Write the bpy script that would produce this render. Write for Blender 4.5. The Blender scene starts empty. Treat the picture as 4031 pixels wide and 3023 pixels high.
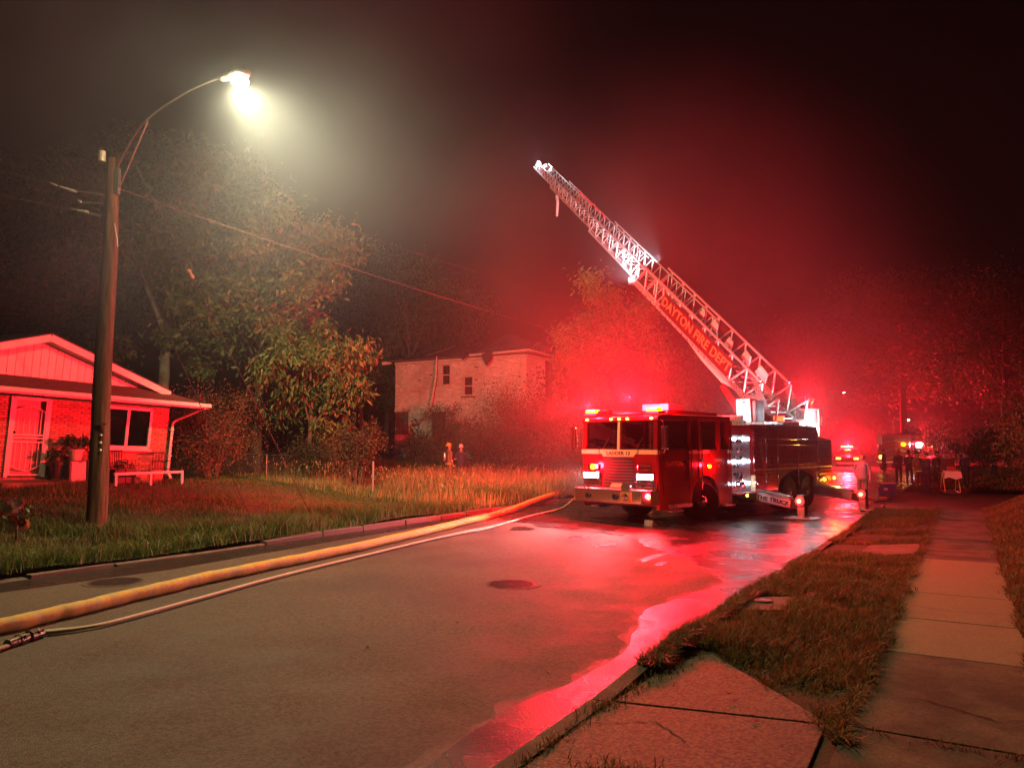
import bpy, math, random
import numpy as np
from mathutils import Vector, Matrix

rng = np.random.default_rng(7)
random.seed(7)
scene = bpy.context.scene
col = scene.collection

# ------------------------------------------------------------------ camera, sky, exposure
EYE = 2.0
PITCH = math.radians(4.392)
cam = bpy.data.objects.new('camera', bpy.data.cameras.new('camera'))
col.objects.link(cam)
cam.location = (0, 0, EYE)
cam.rotation_euler = (math.pi / 2 + PITCH, 0, 0)
cam.data.sensor_width = 36.0
cam.data.lens = 36.0 * 3027 / 4031
cam.data.clip_start = 0.05
cam.data.clip_end = 2000
scene.camera = cam

world = bpy.data.worlds.new('World')
scene.world = world
world.use_nodes = True
wn = world.node_tree
bg = wn.nodes['Background']
sky = wn.nodes.new('ShaderNodeTexSky')
sky.sky_type = 'NISHITA'
sky.sun_disc = False
sky.sun_elevation = math.radians(1.0)
sky.sun_rotation = math.radians(200)
wn.links.new(sky.outputs[0], bg.inputs[0])
bg.inputs[1].default_value = 0.0008

vs = scene.view_settings
scene.display_settings.display_device = 'sRGB'
vs.view_transform = 'Standard'
vs.look = 'None'
vs.exposure = 0.0
vs.gamma = 1.0
vs.use_curve_mapping = False
scene.render.engine = 'CYCLES'
cy = scene.cycles
cy.use_denoising = True
cy.denoiser = 'OPENIMAGEDENOISE'
cy.use_light_tree = True
cy.max_bounces = 5
cy.diffuse_bounces = 2
cy.glossy_bounces = 3
cy.transmission_bounces = 4
cy.transparent_max_bounces = 6
cy.volume_bounces = 0
cy.sample_clamp_indirect = 3.0
cy.use_adaptive_sampling = True
cy.adaptive_threshold = 0.03
cy.caustics_reflective = False
cy.caustics_refractive = False

# ------------------------------------------------------------------ frames of the place
# x right, y away from the photographer, z up, road surface at z = 0
FPX = 3027.0
def pt(x, y, Y):
    """point at distance Y ahead that shows at photo pixel x, y"""
    c, s = math.cos(PITCH), math.sin(PITCH)
    a, b = (x - 2015.5) / FPX, (1511.5 - y) / FPX
    dx, dy, dz = a, c - b * s, s + b * c
    k = Y / dy
    return Vector((dx * k, Y, EYE + dz * k))
def gp(x, y, z=0.0):
    """point on the level z that shows at photo pixel x, y"""
    c, s = math.cos(PITCH), math.sin(PITCH)
    a, b = (x - 2015.5) / FPX, (1511.5 - y) / FPX
    dx, dy, dz = a, c - b * s, s + b * c
    k = (z - EYE) / dz
    return Vector((dx * k, dy * k, z))
STREET = math.radians(30.4)
D = Vector((math.sin(STREET), math.cos(STREET), 0))      # along the street, away
N = Vector((math.cos(STREET), -math.sin(STREET), 0))     # across the street, to the right
def st(s, m, z=0.0):
    v = D * s + N * m
    return Vector((v.x, v.y, z))
CURB_L, CURB_R = -11.95, -2.55
WALK_L, WALK_R = -0.75, 0.45

def smooth(t):
    t = np.clip(t, 0, 1)
    return t * t * (3 - 2 * t)
def road_z(s, m):
    """the street falls slightly towards the right kerb further on"""
    t = np.clip((np.asarray(s, float) - 7) / 13, 0, 1)
    return -.22 * t * np.clip((np.asarray(m, float) - CURB_L) / (CURB_R - CURB_L), 0, 1)
def gr(x, y, dz=0.0):
    """point on the road surface (plus dz) that shows at photo pixel x, y"""
    z = dz
    for _ in range(6):
        p = gp(x, y, z); z = float(road_z(D.dot(p), N.dot(p))) + dz
    return gp(x, y, z)
def sr(s, m, dz=0.0): return st(s, m, float(road_z(s, m)) + dz)
def lawn_z(s, m):
    """ground of the gardens left of the street"""
    q = np.maximum(0, CURB_L - np.asarray(m, float))
    s = np.asarray(s, float)
    amp = 0.72 - 0.62 * smooth((s - 17) / 8)
    z = 0.12 + amp * smooth((q - 1) / 8.5) + 0.085 * np.clip(q - 10, 0, 12) * smooth((s - 22) / 8)
    return z + 0.03 * np.sin(s * 1.3 + m) + 0.03 * np.sin(m * 1.7 - s * .6)
def bank_z(s, m):
    """ground right of the footpath"""
    s = np.asarray(s, float); m = np.asarray(m, float)
    return 0.16 + .5 * road_z(s, CURB_R) + np.clip(m - WALK_R, 0, 3) * (0.06 + 0.42 * smooth((s - 16) / 9)) * (1 - smooth((s - 26.3) / 1.6))

_nr = np.random.default_rng(11)
_nw = [(_nr.normal(0, 1, 2) * f, _nr.uniform(0, 6.28), 1 / f ** .6) for f in (.35, .5, .8, 1.2, 1.9, 2.8, 4.2, 6.0) for _ in range(3)]
def wave_noise(x, y, k=1.0):
    """smooth irregular field of about 0..1"""
    t = sum(a * np.sin(w[0] * x * k + w[1] * y * k + p) for w, p, a in _nw)
    return np.clip(.5 + t / 6.5, 0, 1)

# ------------------------------------------------------------------ mesh building
class MB:
    def __init__(self):
        self.v = []; self.f = []; self.mi = []
    def add(self, verts, faces, mi=0):
        b = len(self.v)
        self.v.extend([tuple(p) for p in verts])
        for fc in faces:
            self.f.append(tuple(i + b for i in fc)); self.mi.append(mi)
        return self
    def box(self, c, s, R=None, mi=0, taper=1.0):
        x, y, z = s[0] / 2, s[1] / 2, s[2] / 2
        t = taper
        p = [Vector(q) for q in ((-x, -y, -z), (x, -y, -z), (x, y, -z), (-x, y, -z), (-x * t, -y * t, z), (x * t, -y * t, z), (x * t, y * t, z), (-x * t, y * t, z))]
        c = Vector(c)
        p = [c + (R @ q if R is not None else q) for q in p]
        return self.add(p, [(0, 3, 2, 1), (4, 5, 6, 7), (0, 1, 5, 4), (1, 2, 6, 5), (2, 3, 7, 6), (3, 0, 4, 7)], mi)
    def beam(self, a, b, w, h, mi=0, up=(0, 0, 1)):
        a, b = Vector(a), Vector(b)
        u = (b - a); L = u.length; u.normalize()
        up = Vector(up)
        if abs(u.dot(up)) > .98: up = Vector((0, 1, 0))
        r = u.cross(up).normalized(); n = r.cross(u)
        R = Matrix((r, u, n)).transposed()
        return self.box((a + b) / 2, (w, L, h), R, mi)
    def tube(self, pts, rad, n=8, mi=0, caps=True, flat=1.0, up=(0, 0, 1)):
        pts = [Vector(p) for p in pts]
        k = len(pts)
        if not hasattr(rad, '__len__'): rad = [rad] * k
        ring = []; prev = None
        for i in range(k):
            t = (pts[min(i + 1, k - 1)] - pts[max(i - 1, 0)]).normalized()
            upv = Vector(up)
            if prev is None:
                if abs(t.dot(upv)) > .95: upv = Vector((1, 0, 0))
                r = t.cross(upv).normalized()
            else:
                r = (prev - t * prev.dot(t))
                r = r.normalized() if r.length > 1e-6 else t.cross(upv).normalized()
            prev = r
            w = r.cross(t)
            for j in range(n):
                a = 2 * math.pi * j / n
                ring.append(pts[i] + r * (math.cos(a) * rad[i]) + w * (math.sin(a) * rad[i] * flat))
        fs = []
        for i in range(k - 1):
            for j in range(n):
                a, b = i * n + j, i * n + (j + 1) % n
                fs.append((a, b, b + n, a + n))
        if caps:
            fs.append(tuple(range(n - 1, -1, -1))); fs.append(tuple((k - 1) * n + j for j in range(n)))
        return self.add(ring, fs, mi)
    def cyl(self, a, b, r0, r1=None, n=12, mi=0):
        return self.tube([a, b], [r0, r0 if r1 is None else r1], n, mi)
    def lathe(self, prof, c=(0, 0, 0), n=14, mi=0, R=None):
        c = Vector(c); vs_ = []
        for r, z in prof:
            for j in range(n):
                a = 2 * math.pi * j / n
                q = Vector((r * math.cos(a), r * math.sin(a), z))
                vs_.append(c + (R @ q if R is not None else q))
        fs = []
        for i in range(len(prof) - 1):
            for j in range(n):
                a, b = i * n + j, i * n + (j + 1) % n
                fs.append((a, b, b + n, a + n))
        fs.append(tuple(range(n - 1, -1, -1)))
        fs.append(tuple((len(prof) - 1) * n + j for j in range(n)))
        return self.add(vs_, fs, mi)
    def ball(self, c, r, n=10, mi=0):
        if not hasattr(r, '__len__'): r = (r, r, r)
        c = Vector(c)
        prof = [(math.sin(math.pi * i / n), -math.cos(math.pi * i / n)) for i in range(1, n)]
        b = [(p * 1.0, z) for p, z in prof]
        vs_ = []; m = n + 4
        for rr, z in b:
            for j in range(m):
                a = 2 * math.pi * j / m
                vs_.append(c + Vector((rr * math.cos(a) * r[0], rr * math.sin(a) * r[1], z * r[2])))
        fs = []
        for i in range(len(b) - 1):
            for j in range(m):
                p, q = i * m + j, i * m + (j + 1) % m
                fs.append((p, q, q + m, p + m))
        fs.append(tuple(range(m - 1, -1, -1))); fs.append(tuple((len(b) - 1) * m + j for j in range(m)))
        return self.add(vs_, fs, mi)
    def prism(self, poly, f0, f1, mi=0):
        """poly: list of 2-tuples; f0, f1 map (a, b) to a 3-D point on each face"""
        k = len(poly)
        vs_ = [f0(*p) for p in poly] + [f1(*p) for p in poly]
        fs = [tuple(range(k - 1, -1, -1)), tuple(range(k, 2 * k))]
        for i in range(k):
            j = (i + 1) % k
            fs.append((i, j, j + k, i + k))
        return self.add(vs_, fs, mi)
    def build(self, name, mat, parent=None, smooth_=False, bevel=0, kind=None):
        me = bpy.data.meshes.new(name)
        me.from_pydata(self.v, [], self.f)
        mats = mat if isinstance(mat, (list, tuple)) else [mat]
        for m in mats: me.materials.append(m)
        if len(mats) > 1:
            me.polygons.foreach_set('material_index', self.mi)
        if smooth_:
            me.polygons.foreach_set('use_smooth', [True] * len(me.polygons))
        me.update()
        return obj(name, me, parent, bevel, kind)

def obj(name, me, parent=None, bevel=0, kind=None):
    o = bpy.data.objects.new(name, me)
    col.objects.link(o)
    if parent is not None: o.parent = parent
    if bevel:
        b = o.modifiers.new('edge', 'BEVEL'); b.width = bevel; b.segments = 2; b.limit_method = 'ANGLE'
    if kind: o['kind'] = kind
    return o
def empty(name, loc=(0, 0, 0), rz=0.0):
    o = bpy.data.objects.new(name, None)
    o.empty_display_size = .2
    col.objects.link(o)
    o.location = loc; o.rotation_euler = (0, 0, rz)
    return o
def tag(o, label, cat, group=None, kind=None):
    o['label'] = label
    if cat: o['category'] = cat
    if group: o['group'] = group
    if kind: o['kind'] = kind
    return o
def struct(name, mb, mat, **k):
    o = mb.build(name, mat, **k); o['kind'] = 'structure'; return o

UNIT = {}
def unit(shape, mat):
    """one shared unit bar (length 1 along z) per shape and material"""
    key = (shape, mat.name)
    if key not in UNIT:
        b = MB()
        if shape == 'round': b.cyl((0, 0, -.5), (0, 0, .5), 1, 1, 8)
        else: b.box((0, 0, 0), (2, 2, 1))
        me = bpy.data.meshes.new('bar'); me.from_pydata(b.v, [], b.f); me.materials.append(mat)
        if shape == 'round': me.polygons.foreach_set('use_smooth', [len(f) == 4 for f in b.f])
        UNIT[key] = me
    return UNIT[key]
def bar(name, a, b, r, mat, parent, shape='round', r2=None, up=(0, 0, 1)):
    a, b = Vector(a), Vector(b)
    w = b - a; L = w.length; w.normalize()
    up = Vector(up)
    if abs(w.dot(up)) > .98: up = Vector((0, 1, 0))
    x = w.cross(up).normalized(); y = w.cross(x)
    R = Matrix((x * r, y * (r2 or r), w * L)).transposed().to_4x4()
    o = bpy.data.objects.new(name, unit(shape, mat))
    col.objects.link(o)
    o.parent = parent
    o.matrix_basis = Matrix.Translation((a + b) / 2) @ R
    return o
def block(name, c, s, mat, parent, R=None):
    o = bpy.data.objects.new(name, unit('square', mat))
    col.objects.link(o); o.parent = parent
    M4 = (R.to_4x4() if R is not None else Matrix.Identity(4)) @ Matrix.Diagonal((s[0] / 2, s[1] / 2, s[2], 1))
    o.matrix_basis = Matrix.Translation(c) @ M4
    return o
def arrays_mesh(name, verts, faces, mat, parent=None, kind=None, smooth_=False):
    """fast mesh from an (n,3) array and an (m,k) index array"""
    me = bpy.data.meshes.new(name)
    k = faces.shape[1]
    me.vertices.add(len(verts)); me.vertices.foreach_set('co', np.ascontiguousarray(verts, dtype=np.float32).ravel())
    me.loops.add(faces.size); me.loops.foreach_set('vertex_index', np.ascontiguousarray(faces, dtype=np.int32).ravel())
    me.polygons.add(len(faces)); me.polygons.foreach_set('loop_start', np.arange(0, faces.size, k, dtype=np.int32))
    if smooth_: me.polygons.foreach_set('use_smooth', np.ones(len(faces), dtype=bool))
    me.materials.append(mat)
    me.update(calc_edges=True); me.validate()
    return obj(name, me, parent, 0, kind)
def text_mesh(name, body, size, M4, mat, parent, depth=.004, wide=1.0, bold=0.0):
    cu = bpy.data.curves.new(name, 'FONT')
    cu.body = body; cu.size = size; cu.extrude = depth; cu.align_x = 'CENTER'; cu.align_y = 'CENTER'; cu.offset = bold; cu.resolution_u = 3
    t = bpy.data.objects.new(name + '_tmp', cu); col.objects.link(t)
    dg = bpy.context.evaluated_depsgraph_get()
    me = bpy.data.meshes.new_from_object(t.evaluated_get(dg))
    bpy.data.objects.remove(t); bpy.data.curves.remove(cu)
    me.materials.clear(); me.materials.append(mat)
    me.transform(M4 @ Matrix.Diagonal((wide, 1, 1, 1)))
    return obj(name, me, parent)
def lamp(name, kind, loc, energy, color, parent=None, radius=.05, target=None, angle=60, blend=.4):
    l = bpy.data.lights.new(name, kind)
    l.energy = energy; l.color = color; l.shadow_soft_size = radius
    o = bpy.data.objects.new(name, l); col.objects.link(o)
    o.parent = parent; o.location = loc
    if kind == 'SPOT':
        l.spot_size = math.radians(angle); l.spot_blend = blend
        o.rotation_euler = (Vector(target) - Vector(loc)).to_track_quat('-Z', 'Y').to_euler()
    return o

# ------------------------------------------------------------------ materials
MATS = {}
def mat(name, c, rough=.6, metal=0.0, var=.18, scale=6.0, bump=0.0, bscale=80.0, island=0.0, emit=None, es=0.0, coat=0.0, c2=None, mix_scale=2.0, alpha=None, stretch=None, transl=0.0):
    if name in MATS: return MATS[name]
    m = bpy.data.materials.new(name); MATS[name] = m
    m.use_nodes = True
    nt = m.node_tree; nn = nt.nodes; L = nt.links
    b = nn['Principled BSDF']
    tc = nn.new('ShaderNodeTexCoord')
    vec = tc.outputs['Object']
    if stretch:
        mp = nn.new('ShaderNodeMapping'); mp.inputs['Scale'].default_value = stretch
        L.new(vec, mp.inputs['Vector']); vec = mp.outputs[0]
    no = nn.new('ShaderNodeTexNoise'); no.inputs['Scale'].default_value = scale; no.inputs['Detail'].default_value = 6; no.inputs['Roughness'].default_value = .65
    L.new(vec, no.inputs['Vector'])
    mr = nn.new('ShaderNodeMapRange'); mr.inputs[1].default_value = .25; mr.inputs[2].default_value = .75
    mr.inputs[3].default_value = 1 - var; mr.inputs[4].default_value = 1 + var
    L.new(no.outputs['Fac'], mr.inputs[0])
    last = mr.outputs[0]
    if island:
        ge = nn.new('ShaderNodeNewGeometry'); oi = nn.new('ShaderNodeObjectInfo')
        ad = nn.new('ShaderNodeMath'); ad.operation = 'ADD'; L.new(ge.outputs['Random Per Island'], ad.inputs[0]); L.new(oi.outputs['Random'], ad.inputs[1])
        fr = nn.new('ShaderNodeMath'); fr.operation = 'FRACT'; L.new(ad.outputs[0], fr.inputs[0])
        m2 = nn.new('ShaderNodeMapRange'); m2.inputs[3].default_value = 1 - island; m2.inputs[4].default_value = 1 + island
        L.new(fr.outputs[0], m2.inputs[0])
        mu = nn.new('ShaderNodeMath'); mu.operation = 'MULTIPLY'; L.new(last, mu.inputs[0]); L.new(m2.outputs[0], mu.inputs[1]); last = mu.outputs[0]
    base = None
    if c2 is not None:
        n2 = nn.new('ShaderNodeTexNoise'); n2.inputs['Scale'].default_value = mix_scale; n2.inputs['Detail'].default_value = 5
        L.new(vec, n2.inputs['Vector'])
        r2 = nn.new('ShaderNodeMapRange'); r2.inputs[1].default_value = .42; r2.inputs[2].default_value = .62; L.new(n2.outputs['Fac'], r2.inputs[0])
        mx = nn.new('ShaderNodeMix'); mx.data_type = 'RGBA'
        mx.inputs[6].default_value = (*c, 1); mx.inputs[7].default_value = (*c2, 1); L.new(r2.outputs[0], mx.inputs[0])
        base = mx.outputs[2]
    sc = nn.new('ShaderNodeVectorMath'); sc.operation = 'SCALE'
    if base is not None: L.new(base, sc.inputs[0])
    else: sc.inputs[0].default_value = c
    L.new(last, sc.inputs['Scale'])
    L.new(sc.outputs[0], b.inputs['Base Color'])
    b.inputs['Roughness'].default_value = rough
    b.inputs['Metallic'].default_value = metal
    b.inputs['Coat Weight'].default_value = coat
    b.inputs['Coat Roughness'].default_value = .08
    if rough > .25:
        rr = nn.new('ShaderNodeMapRange'); rr.inputs[1].default_value = .3; rr.inputs[2].default_value = .7
        rr.inputs[3].default_value = max(.05, rough - .12); rr.inputs[4].default_value = min(1, rough + .12)
        L.new(no.outputs['Fac'], rr.inputs[0]); L.new(rr.outputs[0], b.inputs['Roughness'])
    if bump:
        nb = nn.new('ShaderNodeTexNoise'); nb.inputs['Scale'].default_value = bscale; nb.inputs['Detail'].default_value = 4
        L.new(vec, nb.inputs['Vector'])
        bp = nn.new('ShaderNodeBump'); bp.inputs['Strength'].default_value = bump; bp.inputs['Distance'].default_value = .01
        L.new(nb.outputs['Fac'], bp.inputs['Height']); L.new(bp.outputs[0], b.inputs['Normal'])
    if emit is not None:
        b.inputs['Emission Color'].default_value = (*emit, 1); b.inputs['Emission Strength'].default_value = es
        m.cycles.emission_sampling = 'NONE'
    if transl:
        tr = nn.new('ShaderNodeBsdfTranslucent'); L.new(sc.outputs[0], tr.inputs[0])
        ms = nn.new('ShaderNodeMixShader'); ms.inputs[0].default_value = transl
        L.new(b.outputs[0], ms.inputs[1]); L.new(tr.outputs[0], ms.inputs[2])
        L.new(ms.outputs[0], nn['Material Output'].inputs[0])
    return m
def glow(name, c, s): return mat(name, (.02, .02, .02), rough=.3, emit=c, es=s, var=.02)
def glass(name, c=(.6, .65, .7), rough=.03, a=.55):
    if name in MATS: return MATS[name]
    m = bpy.data.materials.new(name); MATS[name] = m; m.use_nodes = True
    nt = m.node_tree; nn = nt.nodes; L = nt.links
    for q in list(nn): nn.remove(q)
    out = nn.new('ShaderNodeOutputMaterial'); g = nn.new('ShaderNodeBsdfGlossy'); t = nn.new('ShaderNodeBsdfTransparent'); fr = nn.new('ShaderNodeFresnel'); mx = nn.new('ShaderNodeMixShader')
    g.inputs['Roughness'].default_value = rough; t.inputs['Color'].default_value = (c[0] * a, c[1] * a, c[2] * a, 1)
    nz = nn.new('ShaderNodeTexNoise'); nz.inputs['Scale'].default_value = 3; bp = nn.new('ShaderNodeBump'); bp.inputs['Strength'].default_value = .08; bp.inputs['Distance'].default_value = .02
    L.new(nz.outputs['Fac'], bp.inputs['Height']); L.new(bp.outputs[0], g.inputs['Normal'])
    fr.inputs['IOR'].default_value = 1.7
    L.new(fr.outputs[0], mx.inputs[0]); L.new(t.outputs[0], mx.inputs[1]); L.new(g.outputs[0], mx.inputs[2]); L.new(mx.outputs[0], out.inputs[0])
    return m

RED = (1.0, .009, .022)
WHITE_L = (.82, .92, 1.0)
AMBER = (1.0, .42, .04)
SODIUM = (1.0, .77, .38)
# ------------------------------------------------------------------ ground, street, pavement
def speckle(m, scale, lo, hi):
    nt = m.node_tree; nn = nt.nodes; L = nt.links; b = nn['Principled BSDF']
    src = b.inputs['Base Color'].links[0].from_socket; tc = [q for q in nn if q.type == 'TEX_COORD'][0]
    vo = nn.new('ShaderNodeTexVoronoi'); vo.inputs['Scale'].default_value = scale; L.new(tc.outputs['Object'], vo.inputs['Vector'])
    hs = nn.new('ShaderNodeSeparateColor'); L.new(vo.outputs['Color'], hs.inputs[0])
    mr = nn.new('ShaderNodeMapRange'); mr.inputs[3].default_value = lo; mr.inputs[4].default_value = hi; L.new(hs.outputs[0], mr.inputs[0])
    sc = nn.new('ShaderNodeVectorMath'); sc.operation = 'SCALE'; L.new(src, sc.inputs[0]); L.new(mr.outputs[0], sc.inputs['Scale']); L.new(sc.outputs[0], b.inputs['Base Color'])
    return m
def asphalt():
    m = mat('asphalt', (.090, .073, .046), rough=.74, var=.32, scale=1.1, bump=1.0, bscale=75, c2=(.062, .051, .034), mix_scale=.35)
    return speckle(m, 42, .62, 1.45)
m_asph = asphalt()
m_soil = mat('soil', (.045, .038, .022), rough=.95, var=.3, scale=4, bump=.8, bscale=30)
m_turf = mat('turf', (.05, .055, .02), rough=.95, var=.4, scale=3, bump=.9, bscale=40, c2=(.075, .06, .03), mix_scale=1.2)
m_conc = mat('concrete', (.19, .148, .095), rough=.85, var=.25, scale=7, bump=.5, bscale=120, c2=(.105, .082, .055), mix_scale=2.2)
m_conc_new = mat('pale_concrete', (.36, .275, .16), rough=.82, var=.12, scale=5, bump=.3, bscale=140)
m_agg = mat('pebbled_concrete', (.155, .115, .068), rough=.72, var=.4, scale=90, bump=1.0, bscale=130)
speckle(m_agg, 55, .45, 1.75); speckle(m_conc, 70, .78, 1.25); speckle(m_conc_new, 80, .85, 1.18)
m_iron = mat('cast_iron', (.05, .04, .035), rough=.5, metal=.5, var=.3, scale=30, bump=.4)

struct('ground', MB().add([(-900, -300, -.5), (900, -300, -.5), (900, 1200, -.5), (-900, 1200, -.5)], [(0, 1, 2, 3)]), m_soil)
def sheet(gs, gm, gz, name, m, drop=0):
    V = np.stack([gs * D.x + gm * N.x, gs * D.y + gm * N.y, gz - drop], -1).reshape(-1, 3)
    a, b = gs.shape; idx = np.arange(a * b).reshape(a, b)
    F = np.stack([idx[:-1, :-1], idx[:-1, 1:], idx[1:, 1:], idx[1:, :-1]], -1).reshape(-1, 4)[:, ::-1]
    o = arrays_mesh(name, V, F, m, smooth_=True); o['kind'] = 'structure'; return o
gs, gm = np.meshgrid(np.concatenate([[-40, 0], np.arange(7, 20.01, .5), [27.6, 40, 400.]]), np.linspace(CURB_L, CURB_R, 20), indexing='ij')
road = sheet(gs, gm, road_z(gs, gm), 'road', m_asph)
gs, gm = np.meshgrid(np.array([27.6, 40.]), np.array([CURB_R, 70.]), indexing='ij')
sheet(gs, gm, road_z(gs, gm), 'side_street', m_asph)

# the wet part of the street: run-off along the right kerb and the flooded surface round the truck
def wet_mat():
    m = bpy.data.materials.new('wet_asphalt'); m.use_nodes = True
    nt = m.node_tree; nn = nt.nodes; L = nt.links; b = nn['Principled BSDF']
    tc = nn.new('ShaderNodeTexCoord')
    n1 = nn.new('ShaderNodeTexNoise'); n1.inputs['Scale'].default_value = 70; n1.inputs['Detail'].default_value = 3
    n2 = nn.new('ShaderNodeTexNoise'); n2.inputs['Scale'].default_value = .8; n2.inputs['Detail'].default_value = 4
    for q in (n1, n2): L.new(tc.outputs['Object'], q.inputs['Vector'])
    mr = nn.new('ShaderNodeMapRange'); mr.inputs[1].default_value = .38; mr.inputs[2].default_value = .62; mr.inputs[3].default_value = .16; mr.inputs[4].default_value = .40
    L.new(n2.outputs['Fac'], mr.inputs[0]); L.new(mr.outputs[0], b.inputs['Roughness'])
    bp = nn.new('ShaderNodeBump'); bp.inputs['Strength'].default_value = .8; bp.inputs['Distance'].default_value = .008
    L.new(n1.outputs['Fac'], bp.inputs['Height']); L.new(bp.outputs[0], b.inputs['Normal'])
    b.inputs['Base Color'].default_value = (.028, .025, .023, 1)
    b.inputs['IOR'].default_value = 1.4
    b.inputs['Specular IOR Level'].default_value = .75
    return m
m_wet = wet_mat()
def wobble(poly, amp=.07, step=.35):
    out = []
    for i in range(len(poly)):
        a, b = Vector(poly[i]), Vector(poly[(i + 1) % len(poly)])
        k = max(1, int((b - a).length / step))
        for j in range(k):
            p = a.lerp(b, j / k)
            if amp: p += Vector((random.uniform(-amp, amp), random.uniform(-amp, amp)))
            out.append(p)
    return out
left_edge = [(1.5, -3.2), (2.8, -3.12), (4.0, -3.06), (5.0, -2.98), (6.0, -2.94), (7.0, -2.96), (7.9, -3.08), (8.5, -3.28), (9.1, -3.44), (9.9, -3.42), (11.0, -3.24),
             (11.7, -3.26), (12.3, -3.55), (13.2, -4.0), (14.4, -4.8), (15.6, -5.6), (16.5, -6.0), (16.7, -7.2), (16.9, -8.6), (17.5, -10.2), (18.6, -11.2), (22, -11.9), (60, -11.9)]
poly = [Vector(p) for p in left_edge]
fine = []
for a, b in zip(poly[:-1], poly[1:]):
    k = max(1, min(30, int((b - a).length / .08)))
    for j in range(k): q_ = a.lerp(b, j / k); am = .10 + .30 * float(smooth((q_.x - 12) / 3)); fine.append(q_ + Vector(((float(wave_noise(q_.x + 9, q_.y * 2)) - .5) * am * 1.4 * (q_.x > 13), (float(wave_noise(q_.x, q_.y, 1.6)) - .5) * am + (float(wave_noise(q_.y, q_.x, 5.0)) - .5) * am * .5)))
fine.append(poly[-1])
wm = MB()
strip = []
for p in fine: strip.append((sr(p.x, p.y, .005), sr(p.x, CURB_R - .004, .005)))
wm.add([q for pr in strip for q in pr], [(2 * i, 2 * i + 1, 2 * i + 3, 2 * i + 2) for i in range(len(strip) - 1)])
dm = MB(); dstrip = []
for i, p in enumerate(fine):
    o_ = .07 + .05 * math.sin(5.1 * p.x) + .04 * math.sin(13 * p.x + p.y); dstrip.append((sr(p.x - (.6 * o_ if p.x > 15.5 else 0), p.y - (o_ if p.x < 17 else 0), .0025), sr(p.x, p.y + .05, .0025)))
dm.add([q for pr in dstrip for q in pr], [(2 * i, 2 * i + 1, 2 * i + 3, 2 * i + 2) for i in range(len(dstrip) - 1)])
struct('damp_margin', dm, speckle(mat('damp_asphalt', (.062, .051, .034), .6, var=.3, scale=3, bump=.8, bscale=75), 42, .6, 1.4))
# puddles left on the dry side
for s_, m_, rs, rm in ((15.6, -7.3, .5, .25), (14.7, -6.4, .35, .16), (13.6, -5.0, .7, .12), (16.2, -9.2, .4, .3), (12.9, -4.6, .25, .1)):
    k = 26; ring = [sr(s_ + rs * math.cos(t) * (1 + .25 * math.sin(3 * t + s_) + .12 * math.sin(7 * t)), m_ + rm * math.sin(t) * (1 + .25 * math.sin(2 * t + m_)), .006) for t in np.linspace(0, 6.283, k, endpoint=False)]
    wm.add(ring, [tuple(range(k - 1, -1, -1))])
# gutter film along the left kerb
gl = [(5, -11.3), (8, -11.0), (10, -11.1), (12.5, -11.25), (15, -11.35), (18, -11.3)]
g2 = [(sr(s, m + .06 * math.sin(5 * s), .005), sr(s, CURB_L + .004, .005)) for s, m in gl]
wm.add([q for pr in g2 for q in pr], [(2 * i, 2 * i + 1, 2 * i + 3, 2 * i + 2) for i in range(len(g2) - 1)])
wet = struct('water', wm, m_wet)

# left kerb: old stones, tilted and half sunk
m_kerb = mat('kerb_stone', (.12, .10, .075), rough=.85, var=.35, scale=9, bump=.8, bscale=40, island=.25)
kl = MB().box(st(35, CURB_L - .14, -.02), (.1, 130, .08), Matrix.Rotation(-STREET, 3, 'Z'))
kerb_left = struct('kerb_left', kl, m_soil)
s = 5.2
while s < 46:
    L_ = random.uniform(.85, 1.7)
    R = Matrix.Rotation(-STREET + random.uniform(-.02, .02), 3, 'Z') @ Matrix.Rotation(random.uniform(-.05, .05), 3, 'Y') @ Matrix.Rotation(random.uniform(-.015, .015), 3, 'X')
    b = MB().box((0, 0, 0), (.15, L_ - .03, .2), R)
    for i, p in enumerate(b.v): b.v[i] = tuple(Vector(p) + Vector((random.uniform(-.015, .015), random.uniform(-.01, .01), random.uniform(-.015, .012))))
    o = b.build('kerb_stone', m_kerb, kerb_left, bevel=.015)
    o.location = st(s + L_ / 2, CURB_L - .075, .005 - (.045 if s < 9.5 else 0) + random.uniform(-.035, .015))
    s += L_
kerb_right = struct('kerb_right', MB().box(st(11, CURB_R + .2, -.25), (.1, 33, .1), Matrix.Rotation(-STREET, 3, 'Z')), m_soil)
s = -4.0
while s < 27.4:
    L_ = 1.9 if s < 7 else 2.4
    h = .06 if s < 6.4 else (.15 if not 14.9 < s < 16.9 else .05)
    if 7.6 < s < 8.4: h = .15
    b = MB()
    h1 = .15 if 5.4 < s < 5.6 else h
    b.prism([(0, 0), (0, .9), (.03, 1), (.16, 1), (.16, 0)], lambda x, t: Vector((x, -L_ / 2 + .008, -.1 + t * (.1 + h))), lambda x, t: Vector((x, L_ / 2 - .008, -.1 + t * (.1 + h1))))
    o = b.build('kerb_stone', m_conc, kerb_right)
    o.location = sr(s + L_ / 2, CURB_R, 0); o.rotation_euler = (0, 0, -STREET + random.uniform(-.004, .004))
    s += L_

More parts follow.
